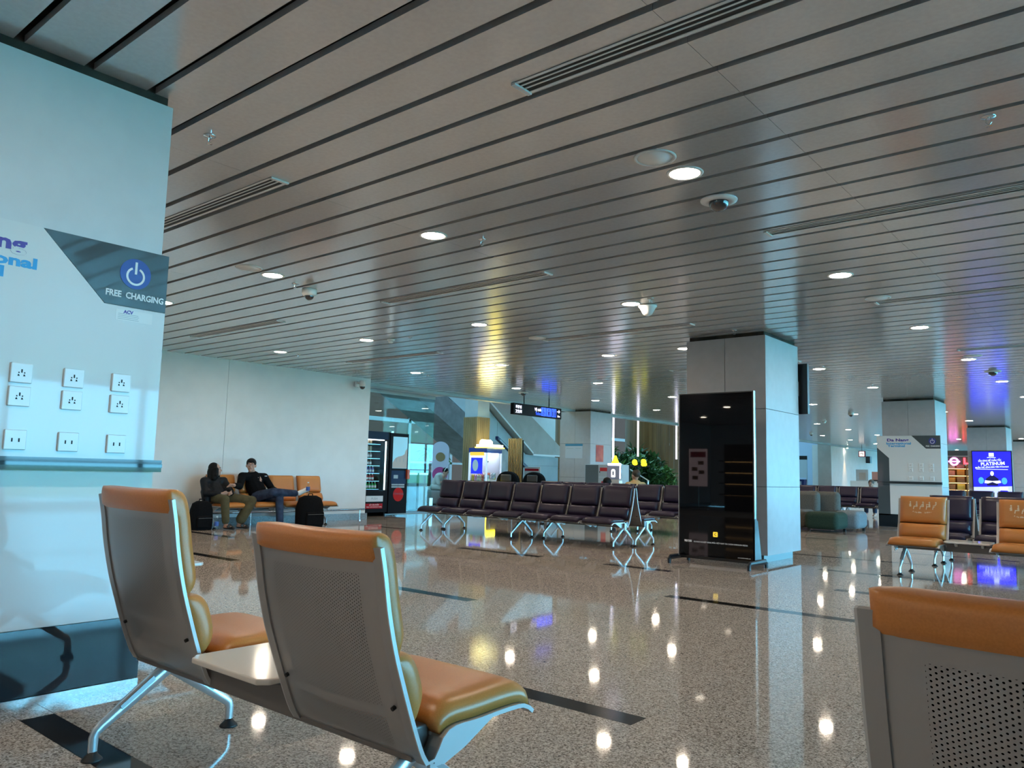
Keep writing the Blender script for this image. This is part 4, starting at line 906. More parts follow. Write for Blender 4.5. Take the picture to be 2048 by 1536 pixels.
t = thing('escalator', 'escalator with pale stone side and dark blue handrail', 'escalator', (-16.3, 0, 0))
for k, (a, b) in enumerate(((18.85, 19.8), (19.8, 20.9))):
    za, zb_ = 5.35-0.59*(a-13.4)-0.12, 5.35-0.59*(b-13.4)-0.12; yz_slab('stone_panel', [(a, 0), (b-0.015, 0), (b-0.015, max(0.1, zb_)), (a, za)], -0.5, 0.0, M['stone'], t)
yz_slab('handrail', [(18.8, 2.174), (21.9, 0.345), (21.9, 0.245), (18.8, 2.074)], -0.06, 0.06, simple('handrail_blue', (0.012, 0.018, 0.07), 0.3), t)
for k in range(4):
    a = 18.9 + 0.7*k; z_ = 5.31-0.59*(a-13.4); yz_slab('handrail_print', [(a, z_-0.012), (a+0.45, z_-0.012-0.2655), (a+0.45, z_+0.012-0.2655), (a, z_+0.012)], 0.06, 0.0615, M['whiteprint'], t)
struct(part('wall_hall_mid', MB().box((-22.3, 26.2, 0), (-22.0, 34.0, 8.0)), M['wall']))
# small notice board by the escalator
t = thing('notice_board', 'white notice board with red and black print at the escalator foot', 'notice board', (-14.6, 18.5, 0))
part('board', MB().box((-0.3, 0, 0.5), (0.3, 0.03, 1.22)), M['plasticwhite'], t)
part('print_band', MB().box((-0.28, -0.002, 1.10), (0.25, 0.0, 1.17)), simple('label_red', (0.55, 0.03, 0.04)), t)
for k in range(3): part('print_line', MB().box((-0.24+0.05*k, -0.002, 0.98-0.12*k), (0.20-0.06*k, 0.0, 1.01-0.12*k)), M['greyprint'], t)
for sx in (-0.28, 0.26): part('leg', MB().box((sx, 0, 0), (sx+0.02, 0.03, 0.5)), M['steel'], t)
# massage chairs
for k, (x, yy) in enumerate(((-14.45, 17.2), (-13.85, 17.65))):
    t = thing('massage_chair', 'black round backed massage chair ' + ('left of' if k == 0 else 'partly behind') + ' the pillar with the red poster', 'massage chair', (x, yy, 0), 0.3, 'massage chairs')
    part('back', MB().prism([(0.33*math.cos(a)*1.0, 0.62 + 0.45*max(0, math.sin(a))**0.6) for a in [PI*i/16 for i in range(17)]] + [(-0.33, 0.3), (0.33, 0.3)], -0.12, 0.16, 'y'), M['cloth_black'], t, bevel=0.05, seg=3)
    part('seat', MB().box((-0.28, -0.62, 0.22), (0.28, -0.05, 0.42)), M['cloth_black'], t, bevel=0.06, seg=3)
    for sx in (-1, 1): part('armrest', MB().box((sx*0.33-0.07, -0.6, 0.05), (sx*0.33+0.07, 0.1, 0.62)), M['satinblack'], t, bevel=0.05, seg=3)
    part('head_pad', MB().box((-0.16, -0.18, 0.78), (0.16, -0.11, 0.98)), simple('chair_pad', (0.05, 0.03, 0.02), 0.5), t, bevel=0.03, seg=3)
# lounge behind the glass: arch sign, ottoman, palm
t = thing('arch_sign', 'pale rounded display board with brown and pink discs', 'display board', (-18.0, 18.0, 0), PI/4)
part('board', MB().prism([(-0.28, 0), (0.28, 0), (0.28, 1.72)] + [(0.28*math.cos(PI*i/12), 1.72+0.26*math.sin(PI*i/12)) for i in range(1, 12)] + [(-0.28, 1.72)], 0, 0.05, 'y'), simple('arch_lilac', (0.62, 0.60, 0.72), 0.5), t)
part('brown_disc', MB().lathe([(0, 0), (0.15, 0), (0.15, 0.01), (0, 0.01)], 28, Matrix.Translation((0.0, -0.0, 1.48)) @ Matrix.Rotation(PI/2, 4, 'X')), simple('arch_brown', (0.30, 0.20, 0.09), 0.5), t)
pd = part('pink_disc', MB().lathe([(0, 0), (0.24, 0), (0.24, 0.01), (0, 0.01)], 28, Matrix.Translation((0.0, -0.0, 0.92)) @ Matrix.Rotation(PI/2, 4, 'X')), simple('arch_pink', (0.50, 0.07, 0.25), 0.5), t)
text('stay', 0.09, M['whiteprint'], pd, frame_px(Vector((0.08, -0.012, 0.97)), (1, 0, 0), (0, 0, 1))); text('lovely', 0.09, M['whiteprint'], pd, frame_px(Vector((0.08, -0.012, 0.84)), (1, 0, 0), (0, 0, 1)))
t = thing('ottoman', 'grey upholstered ottoman by the glass under the seated reader', 'ottoman', (-17.05, 16.85, 0))
part('cushion', MB().lathe([(0, 0.06), (0.40, 0.06), (0.44, 0.10), (0.44, 0.38), (0.40, 0.44), (0, 0.45)], 32), noise_mat('ottoman_grey', (0.16, 0.15, 0.14), (0.2, 0.19, 0.18), 50, 0.9), t, smooth=True); part('plinth', MB().lathe([(0.4, 0), (0.4, 0.06)], 24), M['black'], t)
t = thing('potted_palm', 'palm with broad fronds beyond the glass partition', 'plant', (-20.9, 20.6, 0))
for k in range(16):
    a = 2*PI*k/16 + 0.2; el = 0.5 + 0.5*((k*7) % 5)/5; d = Vector((math.cos(a), math.sin(a), 0)); mb = MB(); s_ = d.cross(Vector((0, 0, 1)))
    pts = [Vector((0, 0, 1.5)) + d*(0.75*u) + Vector((0, 0, el*1.1*u - 0.9*u*u*(1-el*0.3))) for u in (0, 0.25, 0.5, 0.75, 1.0)]; wd = [0.02, 0.14, 0.17, 0.12, 0.01]
    for j in range(4): mb.add([pts[j]-s_*wd[j], pts[j]+s_*wd[j], pts[j+1]+s_*wd[j+1], pts[j+1]-s_*wd[j+1]], [(0, 1, 2, 3)])
    part('frond', mb, M['leaf2'], t, fix=False)
part('trunk', MB().tube([(0, 0, 0.4), (0.02, 0, 1.5)], [0.06, 0.04], 8), M['trunk'], t); part('pot', MB().lathe([(0.0, 0), (0.2, 0), (0.26, 0.45), (0.22, 0.45), (0, 0.4)], 20), M['plasticwhite'], t)
# poster and notice on the pillar
o = part('red_poster', MB().box((-12.778, 19.19, 1.415), (-12.770, 19.58, 1.905)), noise_mat('poster_red', (0.42, 0.03, 0.015), (0.62, 0.10, 0.04), 5, 0.4)); tag(o, 'tall red poster on the side of the pillar', 'poster')
t = thing('notice', 'white notice sheet with a blue heading on the pillar', 'notice', (-13.36, 18.897, 0))
part('sheet', MB().box((-0.31, -0.004, 1.50), (0.31, 0, 1.86)), simple('notice_pale', (0.55, 0.58, 0.62), 0.5), t); part('heading', MB().box((-0.31, -0.005, 1.86), (0.31, 0, 1.925)), simple('notice_blue', (0.06, 0.26, 0.40), 0.5), t)
for k in range(2): part('print_line', MB().box((-0.26+0.32*k, -0.006, 1.79), (-0.02+0.28*k, -0.004, 1.80)), M['greyprint'], t)
# fire cabinet
t = thing('fire_cabinet', 'grey fire hose cabinet with red and white labels', 'cabinet', (-12.72, 18.55, 0))
part('body', MB().box((0, 0, 0), (1.15, 0.5, 1.33)), M['stairpanel'], t); part('recess_shade', MB().box((0.02, -0.003, 0.02), (0.46, 0, 1.31)), simple('recess_shade_grey', (0.08, 0.09, 0.09), 0.5), t)  # flat dark panel on the left paints the shade of a recess
part('upper_door', MB().box((0.48, -0.012, 0.99), (1.14, 0, 1.31)), simple('cab_grey', (0.40, 0.42, 0.42), 0.4), t); part('lower_door', MB().box((0.48, -0.012, 0.05), (0.80, 0, 0.96)), simple('cab_grey', (0.4, 0.42, 0.42)), t); part('lower_door', MB().box((0.81, -0.012, 0.05), (1.14, 0, 0.96)), simple('cab_grey', (0.4, 0.42, 0.42)), t)
rl = part('red_label', MB().box((0.52, -0.016, 1.14), (0.78, -0.012, 1.24)), simple('fire_red', (0.55, 0.02, 0.02), 0.4), t); part('red_label', MB().box((1.0, -0.016, 1.13), (1.10, -0.012, 1.24)), simple('fire_red', (0.55, 0.02, 0.02)), t); part('white_label', MB().box((0.80, -0.016, 1.08), (0.98, -0.012, 1.25)), M['plasticwhite'], t)
part('extinguisher_sign', MB().box((0.57, -0.016, 0.55), (0.73, -0.012, 0.86)), simple('fire_red', (0.55, 0.02, 0.02)), t)
part('lock', MB().box((0.50, -0.02, 1.10), (0.53, -0.012, 1.13)), M['black'], t)
# power bank stand
t = thing('power_bank_stand', 'slim phone power bank stand with a lit battery symbol', 'charging stand', (-10.95, 17.3, 0), 0.25)
part('column', MB().box((-0.17, -0.12, 0), (0.17, 0.12, 0.92)), M['stairbeige'], t); part('side_glow', MB().box((0.17, -0.1, 0.05), (0.19, 0.1, 0.9)), simple('stand_cyan', (0.5, 0.75, 0.8), 0.2, emit=(0.5, 0.8, 0.9), es=0.4), t)
hd = part('screen', MB().box((-0.16, -0.10, 0.93), (0.18, 0.08, 1.28)), simple('stand_lilac', (0.26, 0.26, 0.34), 0.2), t, bevel=0.01); part('lamp_bar', MB().box((-0.14, -0.1, 1.29), (0.17, 0.06, 1.34)), emis('stand_light', (0.78, 0.70, 1.0), 4), t); part('side_lamp', MB().box((0.18, -0.1, 0.95), (0.2, -0.06, 1.27)), emis('stand_light2', (0.95, 0.9, 1.0), 4), t)
bs = MB(); bs.prism([(-0.04, 0.99), (0.06, 0.99), (0.06, 1.16), (0.03, 1.19), (-0.01, 1.19), (-0.04, 1.16)], -0.108, -0.1, 'y'); bp_ = part('battery_symbol', bs, emis('stand_white', (1, 1, 1), 3), hd); part('battery_core', MB().box((-0.015, -0.11, 1.03), (0.035, -0.108, 1.14)), simple('stand_lilac', (0.26, 0.26, 0.34)), hd)
# yellow letters on the shop beyond
t = thing('sign_letters', 'yellow sign letters standing above the power bank stand', 'sign', (-14.2, 22.6, 0))
part('rail', MB().box((-0.3, 0.0, 1.32), (1.25, 0.03, 1.38)), M['black'], t); part('rail_post', MB().box((0.45, 0.0, 0.0), (0.5, 0.03, 1.32)), M['black'], t)
for ch, x, s_ in (('A', -0.05, 0.45), ('e', 0.70, 0.34), ('a', 1.05, 0.42)): text(ch, s_, emis('letter_yellow' + ch, (0.95, 0.85, 0.02), 1.6), t, frame_px(Vector((x, -0.01, 1.50)), (1, 0, 0), (0, 0, 1)), bold=0.02, extr=0.02, name='letter')
# brown curved timber panels, lit tubes and planting
for k, (x, yy, r_) in enumerate(((-19.6, 29.2, 1.7), (-18.0, 33.5, 2.2), (-16.2, 38.0, 2.3))):
    t = thing('curved_wood_panel', f'tall curved brown timber panel behind the planting, {ORD[k]} from the left', 'wall panel', (x, yy, 0), 0, 'curved timber panels')
    for j in range(12):
        a0 = PI*0.95 + j*0.105; a1 = a0 + 0.100
        # staves facing the camera side
        q = [(r_*math.cos(PI*1.1+j*0.09), r_*math.sin(PI*1.1+j*0.09)), (r_*math.cos(PI*1.1+(j+0.96)*0.09), r_*math.sin(PI*1.1+(j+0.96)*0.09)), ((r_-0.05)*math.cos(PI*1.1+(j+0.96)*0.09), (r_-0.05)*math.sin(PI*1.1+(j+0.96)*0.09)), ((r_-0.05)*math.cos(PI*1.1+j*0.09), (r_-0.05)*math.sin(PI*1.1+j*0.09))]
        q2 = [(-p_[1], -abs(p_[0]) if 0 else p_[0]) for p_ in q]
        part('stave', MB().prism([(p_[0], p_[1]) for p_ in q], 0.0, 6.5), M['woodpanel'], t)
        q3 = [(r_*math.cos(PI*1.1+(j+12)*0.09), r_*math.sin(PI*1.1+(j+12)*0.09)), (r_*math.cos(PI*1.1+(j+12.96)*0.09), r_*math.sin(PI*1.1+(j+12.96)*0.09)), ((r_-0.05)*math.cos(PI*1.1+(j+12.96)*0.09), (r_-0.05)*math.sin(PI*1.1+(j+12.96)*0.09)), ((r_-0.05)*math.cos(PI*1.1+(j+12)*0.09), (r_-0.05)*math.sin(PI*1.1+(j+12)*0.09))]
        part('stave', MB().prism(q3, 0.0, 6.5), M['woodpanel'], t)
for k, (px, zb_) in enumerate((((-14.6, 23.0), 1.45), ((-15.1, 25.5), 1.75), ((-14.3, 27.0), 1.7), ((-14.2, 27.9), 1.25))):
    t = thing('light_tube', f'thin vertical white light tube hanging over the planting, {ORD[k]} from the left', 'lamp', (px[0], px[1], 0), 0, 'hanging light tubes')
    part('tube', MB().tube([(0, 0, zb_), (0, 0, 3.6)], 0.032, 10), emis('tube_light', (0.85, 0.80, 1.0), 3), t, smooth=True); part('end_cap', MB().lathe([(0.05, 3.6), (0.05, 3.66)], 10), M['steel'], t); part('cable', MB().tube([(0, 0, 3.66), (0, 0, 8.0)], 0.006, 6), M['black'], t)
rng = random.Random(5)
for k in range(16):
    x = -15.6 - 0.75*(k % 4) + rng.uniform(-0.2, 0.2); yy = 24.6 + 1.1*(k // 4) + 0.35*(k % 4); h = 0.75 + 0.28*(k % 4) + 0.1*rng.random()
    tall = k % 4 == 3 or k in (1, 10)
    bush('planted_shrub', f'dark green leafy shrub in the planting bed, {ORD[k // 4]} row back, {ORD[k % 4]} across', 'plant', (x, yy, 0.2 if not tall else 0.6), (0.55, 0.6, h*0.72 if not tall else 0.55), 620, 0.34, M['leaf'] if k % 3 else M['leaf2'], 'planting bed shrubs')
t = thing('planting_bed', 'raised planting bed with a dark edge behind the benches', 'planter', (-17, 26.5, 0)); part('kerb', MB().box((-2.4, -2.6, 0), (2.2, 3.4, 0.35)), M['darkwood'], t); part('back_kerb', MB().box((-2.4, 1.2, 0.35), (1.2, 3.4, 0.95)), M['darkwood'], t)
# glass balustrade of the steps by the planting
t = thing('glass_balustrade', 'sloping glass stair balustrade left of the planting', 'balustrade', (-14.2, 23.2, 0))
part('glass_pane', MB().prism([(-1.2, 1.0), (0.9, 0.05), (0.9, 0.85), (-1.2, 1.9)], 0, 0.015, 'y'), M['caseglass'], t); part('rail', MB().tube([(-1.2, 0, 1.92), (0.9, 0, 0.87)], 0.022, 8), M['steel'], t)
for xx, za, zb_ in ((-1.1, 0, 1.86), (-0.1, 0, 1.36), (0.85, 0, 0.88)): part('post', MB().tube([(xx, 0, za), (xx, 0, zb_)], 0.03, 8), M['steel'], t)
# ================================================================== RIGHT HAND BACKGROUND
sg = noise_mat('sofa_grey', (0.10, 0.092, 0.080), (0.13, 0.12, 0.105), 40, 0.9); sgr = noise_mat('sofa_green', (0.010, 0.028, 0.016), (0.016, 0.038, 0.022), 40, 0.9); sbl = noise_mat('sofa_pale_blue', (0.15, 0.18, 0.20), (0.19, 0.22, 0.24), 40, 0.9)
t = thing('lounge_sofa', 'modular lounge sofa with green seat and grey backs behind the pillar', 'sofa', (-5.4, 16.3, 0))
part('green_seat', MB().box((-0.34, 0, 0.05), (0.33, 0.75, 0.40)), sgr, t, bevel=0.1, seg=4); part('blue_seat', MB().box((0.0, 0.8, 0.05), (0.5, 1.5, 0.42)), sbl, t, bevel=0.1, seg=4)
part('grey_back', MB().box((-1.25, 0.9, 0.05), (-0.35, 1.15, 0.80)), sg, t, bevel=0.09, seg=4); part('grey_back', MB().box((-0.75, 1.2, 0.05), (-0.02, 1.45, 0.80)), sg, t, bevel=0.09, seg=4); part('grey_seat', MB().box((-1.25, 0.2, 0.05), (-0.38, 0.88, 0.42)), sg, t, bevel=0.09, seg=4)
for a, b in ((-0.3, 0.1), (0.25, 0.6), (0.4, 1.4), (-1.1, 0.3)): part('foot', MB().box((a, b, 0), (a+0.05, b+0.05, 0.06)), M['black'], t)
# blue lit advertising screen on the far pillar
t = thing('advert_screen', 'tall lit blue advertising screen on the far pillar', 'screen', (-4.25, 29.28, 0))
part('frame', MB().box((-0.56, -0.06, 0.5), (0.56, 0.0, 2.12)), M['satinblack'], t)
M['adblue'] = emis('screen_blue', (0.01, 0.01, 0.85), 1.5); M['adpale'] = emis('screen_pale', (0.40, 0.45, 0.95), 1.0); M['adwhite'] = emis('screen_white', (0.6, 0.68, 1.0), 1.1); M['adcyan'] = emis('screen_cyan', (0.05, 0.30, 0.9), 1.0)
sc = part('screen', MB().box((-0.53, -0.066, 0.95), (0.53, -0.06, 2.09)), M['adblue'], t); part('screen_lower', MB().prism([(-0.53, 0.52), (0.53, 0.52), (0.53, 1.0), (0.1, 0.97), (-0.53, 0.945)], -0.068, -0.06, 'y'), M['adpale'], t)
A_ = lambda u, z: frame_px(Vector((u, -0.0685, z)), (math.cos(0.06), 0, math.sin(0.06)), (-math.sin(0.06), 0, math.cos(0.06)))
part('emblem', MB().box((-0.07, -0.07, 1.93), (0.07, -0.066, 2.05)), M['adwhite'], sc); part('emblem_line', MB().box((-0.12, -0.07, 1.89), (0.12, -0.066, 1.91)), M['adwhite'], sc)
text('SẴN SÀNG ĐỂ THẦN TỐC', 0.075, M['adwhite'], sc, A_(-0.05, 1.80), bold=0.002, sx=0.72); text('PLATINUM', 0.14, M['adwhite'], sc, A_(0.03, 1.70), bold=0.004); text('MUỐN THẾ, SỐNG ĐÂU TIÊN VÌ Dermact', 0.065, M['adwhite'], sc, A_(0.0, 1.59), bold=0.002, sx=0.78)
part('rule', MB().box((-0.44, -0.07, 1.515), (0.44, -0.066, 1.53)), M['adwhite'], sc)
fg = MB(); fg.prism([(0.0+0.05*math.cos(2*PI*i/14), 1.39+0.075*math.sin(2*PI*i/14)) for i in range(14)], -0.07, -0.066, 'y'); part('printed_head', fg, M['adwhite'], sc)
fg = MB(); fg.prism([(-0.15, 1.0), (0.15, 1.0), (0.18, 1.22), (0.05, 1.33), (-0.05, 1.33), (-0.18, 1.22)], -0.0695, -0.066, 'y'); part('printed_body', fg, simple('ad_dark', (0.01, 0.01, 0.12), 0.5), sc)
fg = MB(); fg.prism([(-0.22, 1.08), (-0.12, 1.07), (0.0, 1.12), (0.12, 1.07), (0.24, 1.10), (0.22, 1.17), (0.0, 1.15), (-0.2, 1.17)], -0.071, -0.066, 'y'); part('printed_arms', fg, M['adwhite'], sc)
for sx in (-0.31, 0.33): fg = MB(); fg.prism([(sx+0.08*math.cos(2*PI*i/10), 1.16+0.11*math.sin(2*PI*i/10)) for i in range(10)], -0.07, -0.066, 'y'); part('printed_weight', fg, M['adcyan'], sc)
jar = MB(); jar.prism([(0.16, 0.53), (0.46, 0.53), (0.46, 0.78), (0.40, 0.86), (0.22, 0.86), (0.16, 0.78)], -0.072, -0.068, 'y'); part('printed_jar', jar, M['adblue'], t); part('printed_lid', MB().box((0.2, -0.073, 0.86), (0.42, -0.068, 0.98)), M['adwhite'], t)
rg = MB(); rg.prism([(-0.22+0.08*math.cos(2*PI*i/20), 0.72+0.08*math.sin(2*PI*i/20)) for i in range(20)], -0.07, -0.068, 'y'); part('printed_seal', rg, M['adwhite'], t)
# far white wall with its return, doorway strip, info board
wf = struct(part('wall_far_side', MB().box((-14.26, 42.8, 0), (-13.57, Y1, ZC+0.05)), M['stairbeige'])); part('wall_panel', MB().box((-13.57, 42.8, 0), (-13.55, Y1, ZC+0.05)), M['wall'], wf)
struct(part('wall_far_hall', MB().box((-24, 46.0, 0), (-14.3, 46.3, ZC+0.5)), simple('pale_blue_wall', (0.5, 0.6, 0.75), 0.6)))
struct(part('trim_3', MB().box((-14.62, 43.0, 0), (-14.28, 43.2, ZC)), M['wall']))
t = thing('info_board', 'pale information board with a black header on the far wall', 'board', (-16.0, 44.0, 0)); part('panel', MB().box((-0.5, 0, 1.15), (0.75, 0.04, 2.15)), simple('info_pale', (0.5, 0.58, 0.62), 0.4), t); part('header', MB().box((-0.5, -0.005, 2.15), (0.75, 0.04, 2.36)), M['satinblack'], t)
for k in range(3): part('print_dot', MB().box((0.2, -0.006, 1.35+0.25*k), (0.24, 0.0, 1.39+0.25*k)), M['black'], t)
for a in (-0.45, 0.68): part('post', MB().box((a, 0.04, 0), (a+0.05, 0.08, 2.3)), M['steel'], t)
t = thing('check_in_stand', 'dark blue gate stand below the information board', 'stand', (-14.72, 41.0, 0)); part('body', MB().prism([(-0.4, 0), (0.25, 0), (0.35, 1.05), (-0.4, 1.05)], 0, 0.4, 'y'), simple('stand_navy', (0.01, 0.02, 0.10), 0.4), t); part('white_panel', MB().box((-0.35, -0.01, 0.65), (0.2, 0, 0.95)), M['greyprint'], t)
t = thing('gate_sign', 'small square lit gate sign hanging before the far white wall', 'sign', (-12.35, 44.0, 0)); part('box', MB().box((-0.17, 0, 2.32), (0.17, 0.1, 2.64)), simple('gate_red', (0.30, 0.06, 0.10), 0.4), t); part('face', MB().box((-0.12, -0.01, 2.36), (0.12, 0, 2.60)), emis('gate_face', (1.0, 0.85, 0.75), 1.4), t); part('hook_symbol', MB().prism([(-0.06, 2.45), (-0.03, 2.45), (-0.03, 2.50), (0.04, 2.50), (0.04, 2.40), (0.07, 2.40), (0.07, 2.53), (-0.06, 2.53)], -0.014, -0.01, 'y'), M['black'], t); part('rod', MB().tube([(0, 0.05, 2.64), (0, 0.05, 2.93)], 0.012, 6), M['black'], t)
t = thing('wall_washer', 'warm spotlight at the top of the far white wall', 'lamp', (-13.38, 45.0, ZC)); part('can', MB().lathe([(0.07, 0), (0.07, -0.1), (0.05, -0.1)][::-1], 16), M['diffuser'], t); part('lens', MB().lathe([(0, -0.102), (0.05, -0.102), (0.05, -0.095)], 16), M['lamp'], t)
sl = D.lights.new('wall_washer_beam', 'SPOT'); sl.energy = 260; sl.color = (1, 0.62, 0.3); sl.spot_size = 0.75; sl.spot_blend = 0.5; sl.shadow_soft_size = 0.04; so = D.objects.new('wall_washer_beam', sl); COL.objects.link(so); so.parent = t; so.location = (0, 0, -0.12); so.rotation_euler = (0, -0.12, 0)
# shop with lit shelves
t = thing('shop_shelf', 'warm lit shop shelf stacked with gift boxes', 'shelf', (-8.0, 45.2, 0))
M['shoplight'] = emis('shop_light', (1.0, 0.6, 0.22), 6)
part('back', MB().box((-1.4, 0.5, 0), (1.4, 0.55, 1.95)), simple('shop_wood', (0.45, 0.26, 0.10), 0.5), t)
for x in (-1.4, -0.55, 0.3, 1.35): part('upright', MB().box((x, 0, 0), (x+0.05, 0.5, 1.95)), simple('shop_wood2', (0.35, 0.19, 0.07), 0.5), t)
for k in range(5): part('shelf', MB().box((-1.4, 0, 0.35+0.36*k), (1.4, 0.5, 0.38+0.36*k)), simple('shop_wood', (0.45, 0.26, 0.1)), t); part('shelf_light', MB().box((-1.35, 0.04, 0.335+0.36*k), (1.35, 0.07, 0.348+0.36*k)), M['shoplight'], t)
gc = [('orange', (0.75, 0.30, 0.05)), ('cream', (0.78, 0.60, 0.36)), ('brown', (0.35, 0.17, 0.07)), ('coral', (0.80, 0.28, 0.18)), ('yellow', (0.75, 0.55, 0.10))]
for k in range(30):
    r_, c_ = k // 6, k % 6; cn, cc = gc[(k*7 + r_) % 5]; x = -9.28 + 0.44*c_
    o = part('gift_box', MB().box((-0.17, 0, 0), (0.17, 0.25, 0.24 + 0.03*(k % 2))), simple('gift_' + cn, cc, 0.5), None, loc=(x, 45.28, 0.381 + 0.36*r_ if r_ < 4 else 0.381 + 0.36*r_))
    tag(o, f'{cn} gift box on the {["lowest", "second", "third", "fourth", "top"][r_]} shop shelf, {ORD[c_]} from the left', 'box', 'gift boxes in the shop')
t = thing('shop_sign', 'shop fascia with a lit pink ring and red letters', 'sign', (-8.0, 45.1, 0))
part('fascia', MB().box((-1.6, 0, 2.0), (1.6, 0.1, 2.7)), simple('fascia_grey', (0.16, 0.14, 0.13), 0.5), t); part('rail', MB().box((-1.6, -0.1, 2.40), (1.6, 0.0, 2.44)), M['steel'], t)
rg = MB()
for i in range(24):
    a, b = 2*PI*i/24, 2*PI*(i+1)/24; rg.prism([(-0.2+r_*math.cos(x), 2.15+r_*math.sin(x)) for r_, x in ((0.13, a), (0.21, a), (0.21, b), (0.13, b))], -0.03, 0, 'y')
rg.box((-0.46, -0.035, 2.12), (0.06, 0, 2.18)); part('ring_logo', rg, emis('pink_light', (1.0, 0.25, 0.85), 4), t)
text('L:', 0.42, emis('red_light', (1.0, 0.04, 0.06), 4), t, frame_px(Vector((0.36, -0.02, 2.16)), (1, 0, 0), (0, 0, 1)), bold=0.02, extr=0.02)
t = thing('counter', 'service counter with small screens near the far white wall', 'counter', (-10.6, 40.0, 0)); part('desk', MB().box((-1.2, 0, 0), (1.6, 0.6, 1.05)), M['wall'], t); part('dark_top', MB().box((-0.2, -0.05, 1.05), (1.2, 0.6, 1.12)), M['satinblack'], t); part('panel', MB().box((-0.95, 0.1, 1.05), (-0.4, 0.15, 1.6)), M['stairpanel'], t); part('picture', MB().box((-0.8, 0.09, 1.1), (-0.5, 0.1, 1.45)), M['stairbeige'], t); part('red_box', MB().box((-0.25, 0.2, 1.12), (0.1, 0.4, 1.5)), simple('pink_box', (0.6, 0.3, 0.25)), t)
o = part('wall_speaker', MB().box((-13.54, 49.0, 2.1), (-13.3, 49.4, 2.5)), M['satinblack'], None, bevel=0.02); tag(o, 'black wall speaker high on the far white wall', 'speaker')
o = part('side_screen', MB().box((-3.825, 10.05, 1.9), (-3.79, 10.75, 2.62)), M['satinblack'], None)
D.objects.remove(o)
t = thing('hanging_screen', 'dark screen edge mounted behind the display pillar', 'screen', (-3.80, 10.78, 0)); part('panel', MB().box((-0.5, 0.05, 1.95), (0.07, 0.12, 2.65)), M['satinblack'], t); part('bracket', MB().box((-0.2, -0.03, 2.2), (-0.05, 0.05, 2.4)), M['steel'], t)
o = part('bench_far_table', MB().box((0, 0, 0), (0.1, 0.1, 0.1)), M['black'], None); D.objects.remove(o)
# ================================================================== BEHIND THE CAMERA (seen in the glossy surfaces)
t = thing('banner', 'pink and white food banner standing behind the camera', 'banner', (-11.6, -5.6, 0)); part('sheet', MB().box((-0.32, 0, 0.75), (0.32, 0.02, 1.95)), simple('banner_pale_glow', (0.8, 0.6, 0.62), 0.5, emit=(0.8, 0.6, 0.62), es=1.2), t); part('stand', MB().box((-0.34, -0.1, 0), (0.34, 0.1, 0.05)), M['steel'], t); part('pole', MB().tube([(0, -0.03, 0), (0, -0.03, 1.95)], 0.012, 6), M['steel'], t)  # sheet glows by itself, brightness put into its material
part('heading', MB().box((-0.27, 0.02, 1.68), (0.27, 0.022, 1.86)), simple('banner_red', (0.6, 0.05, 0.08), 0.5), t)
for k, (a, b) in enumerate(((0.1, 1.5), (-0.12, 1.3), (0.12, 1.2), (-0.1, 1.02))): part('picture', MB().box((a-0.1, 0.02, b-0.06), (a+0.1, 0.022, b+0.06)), simple('banner_food', (0.3, 0.14, 0.07), 0.5), t)
t = thing('bakery_shelf', 'dark bakery shelf with warm strip lights behind the camera', 'shelf', (-9.8, -5.8, 0)); part('back', MB().box((-1.0, -0.05, 0), (1.0, 0, 2.1)), M['darkwood'], t)
for k in range(4): part('board', MB().box((-1.0, 0, 0.5+0.35*k), (1.0, 0.4, 0.53+0.35*k)), M['darkwood'], t); part('strip_light', MB().box((-0.95, 0.02, 0.49+0.35*k), (0.95, 0.04, 0.498+0.35*k)), M['shoplight'], t)
# ================================================================== PEOPLE AND THEIR THINGS
def remesh(o, vox, it=3):
    r = o.modifiers.new('remesh', 'REMESH'); r.mode = 'VOXEL'; r.voxel_size = vox; r.use_smooth_shade = True
    s_ = o.modifiers.new('smooth', 'SMOOTH'); s_.factor = 0.5; s_.iterations = it; return o
def headframe(f):
    f = Vector(f).normalized(); r = f.cross(Vector((0, 0, 1))).normalized(); u = r.cross(f).normalized(); return Matrix((r, f, u)).transposed()
def hand(mb, wrist, d, side, curl=0.5, s=1.0):
    """palm and five fingers; d: direction of the hand, side: towards the thumb"""
    wrist = Vector(wrist); d = Vector(d).normalized(); side = Vector(side); side = (side - d*side.dot(d)).normalized(); dn = d.cross(side).normalized()
    if dn.z > 0: dn = -dn
    mb.capsule(wrist, wrist + d*0.075*s, 0.026*s, 0.031*s, 10); mb.capsule(wrist + d*0.05*s - side*0.022*s, wrist + d*0.08*s - side*0.022*s, 0.018*s, 0.016*s, 8); mb.capsule(wrist + d*0.05*s + side*0.022*s, wrist + d*0.08*s + side*0.022*s, 0.018*s, 0.016*s, 8)
    for k, ln in enumerate((0.062, 0.075, 0.080, 0.072)):
        b = wrist + d*0.085*s + side*(-0.031 + 0.0205*k)*s; ln *= s
        d1 = (d + dn*curl*0.5).normalized(); d2 = (d + dn*curl*1.4).normalized(); p1 = b + d1*ln*0.5; mb.capsule(b, p1, 0.0095*s, 0.009*s, 8); mb.capsule(p1, p1 + d2*ln*0.5, 0.009*s, 0.0075*s, 8)
    b = wrist + d*0.03*s + side*0.028*s; d1 = (d*0.7 + side*0.7 + dn*0.2).normalized(); p1 = b + d1*0.035*s; mb.capsule(b, p1, 0.012*s, 0.0105*s, 8); mb.capsule(p1, p1 + (d*0.95 + side*0.2).normalized()*0.032*s, 0.0105*s, 0.008*s, 8)
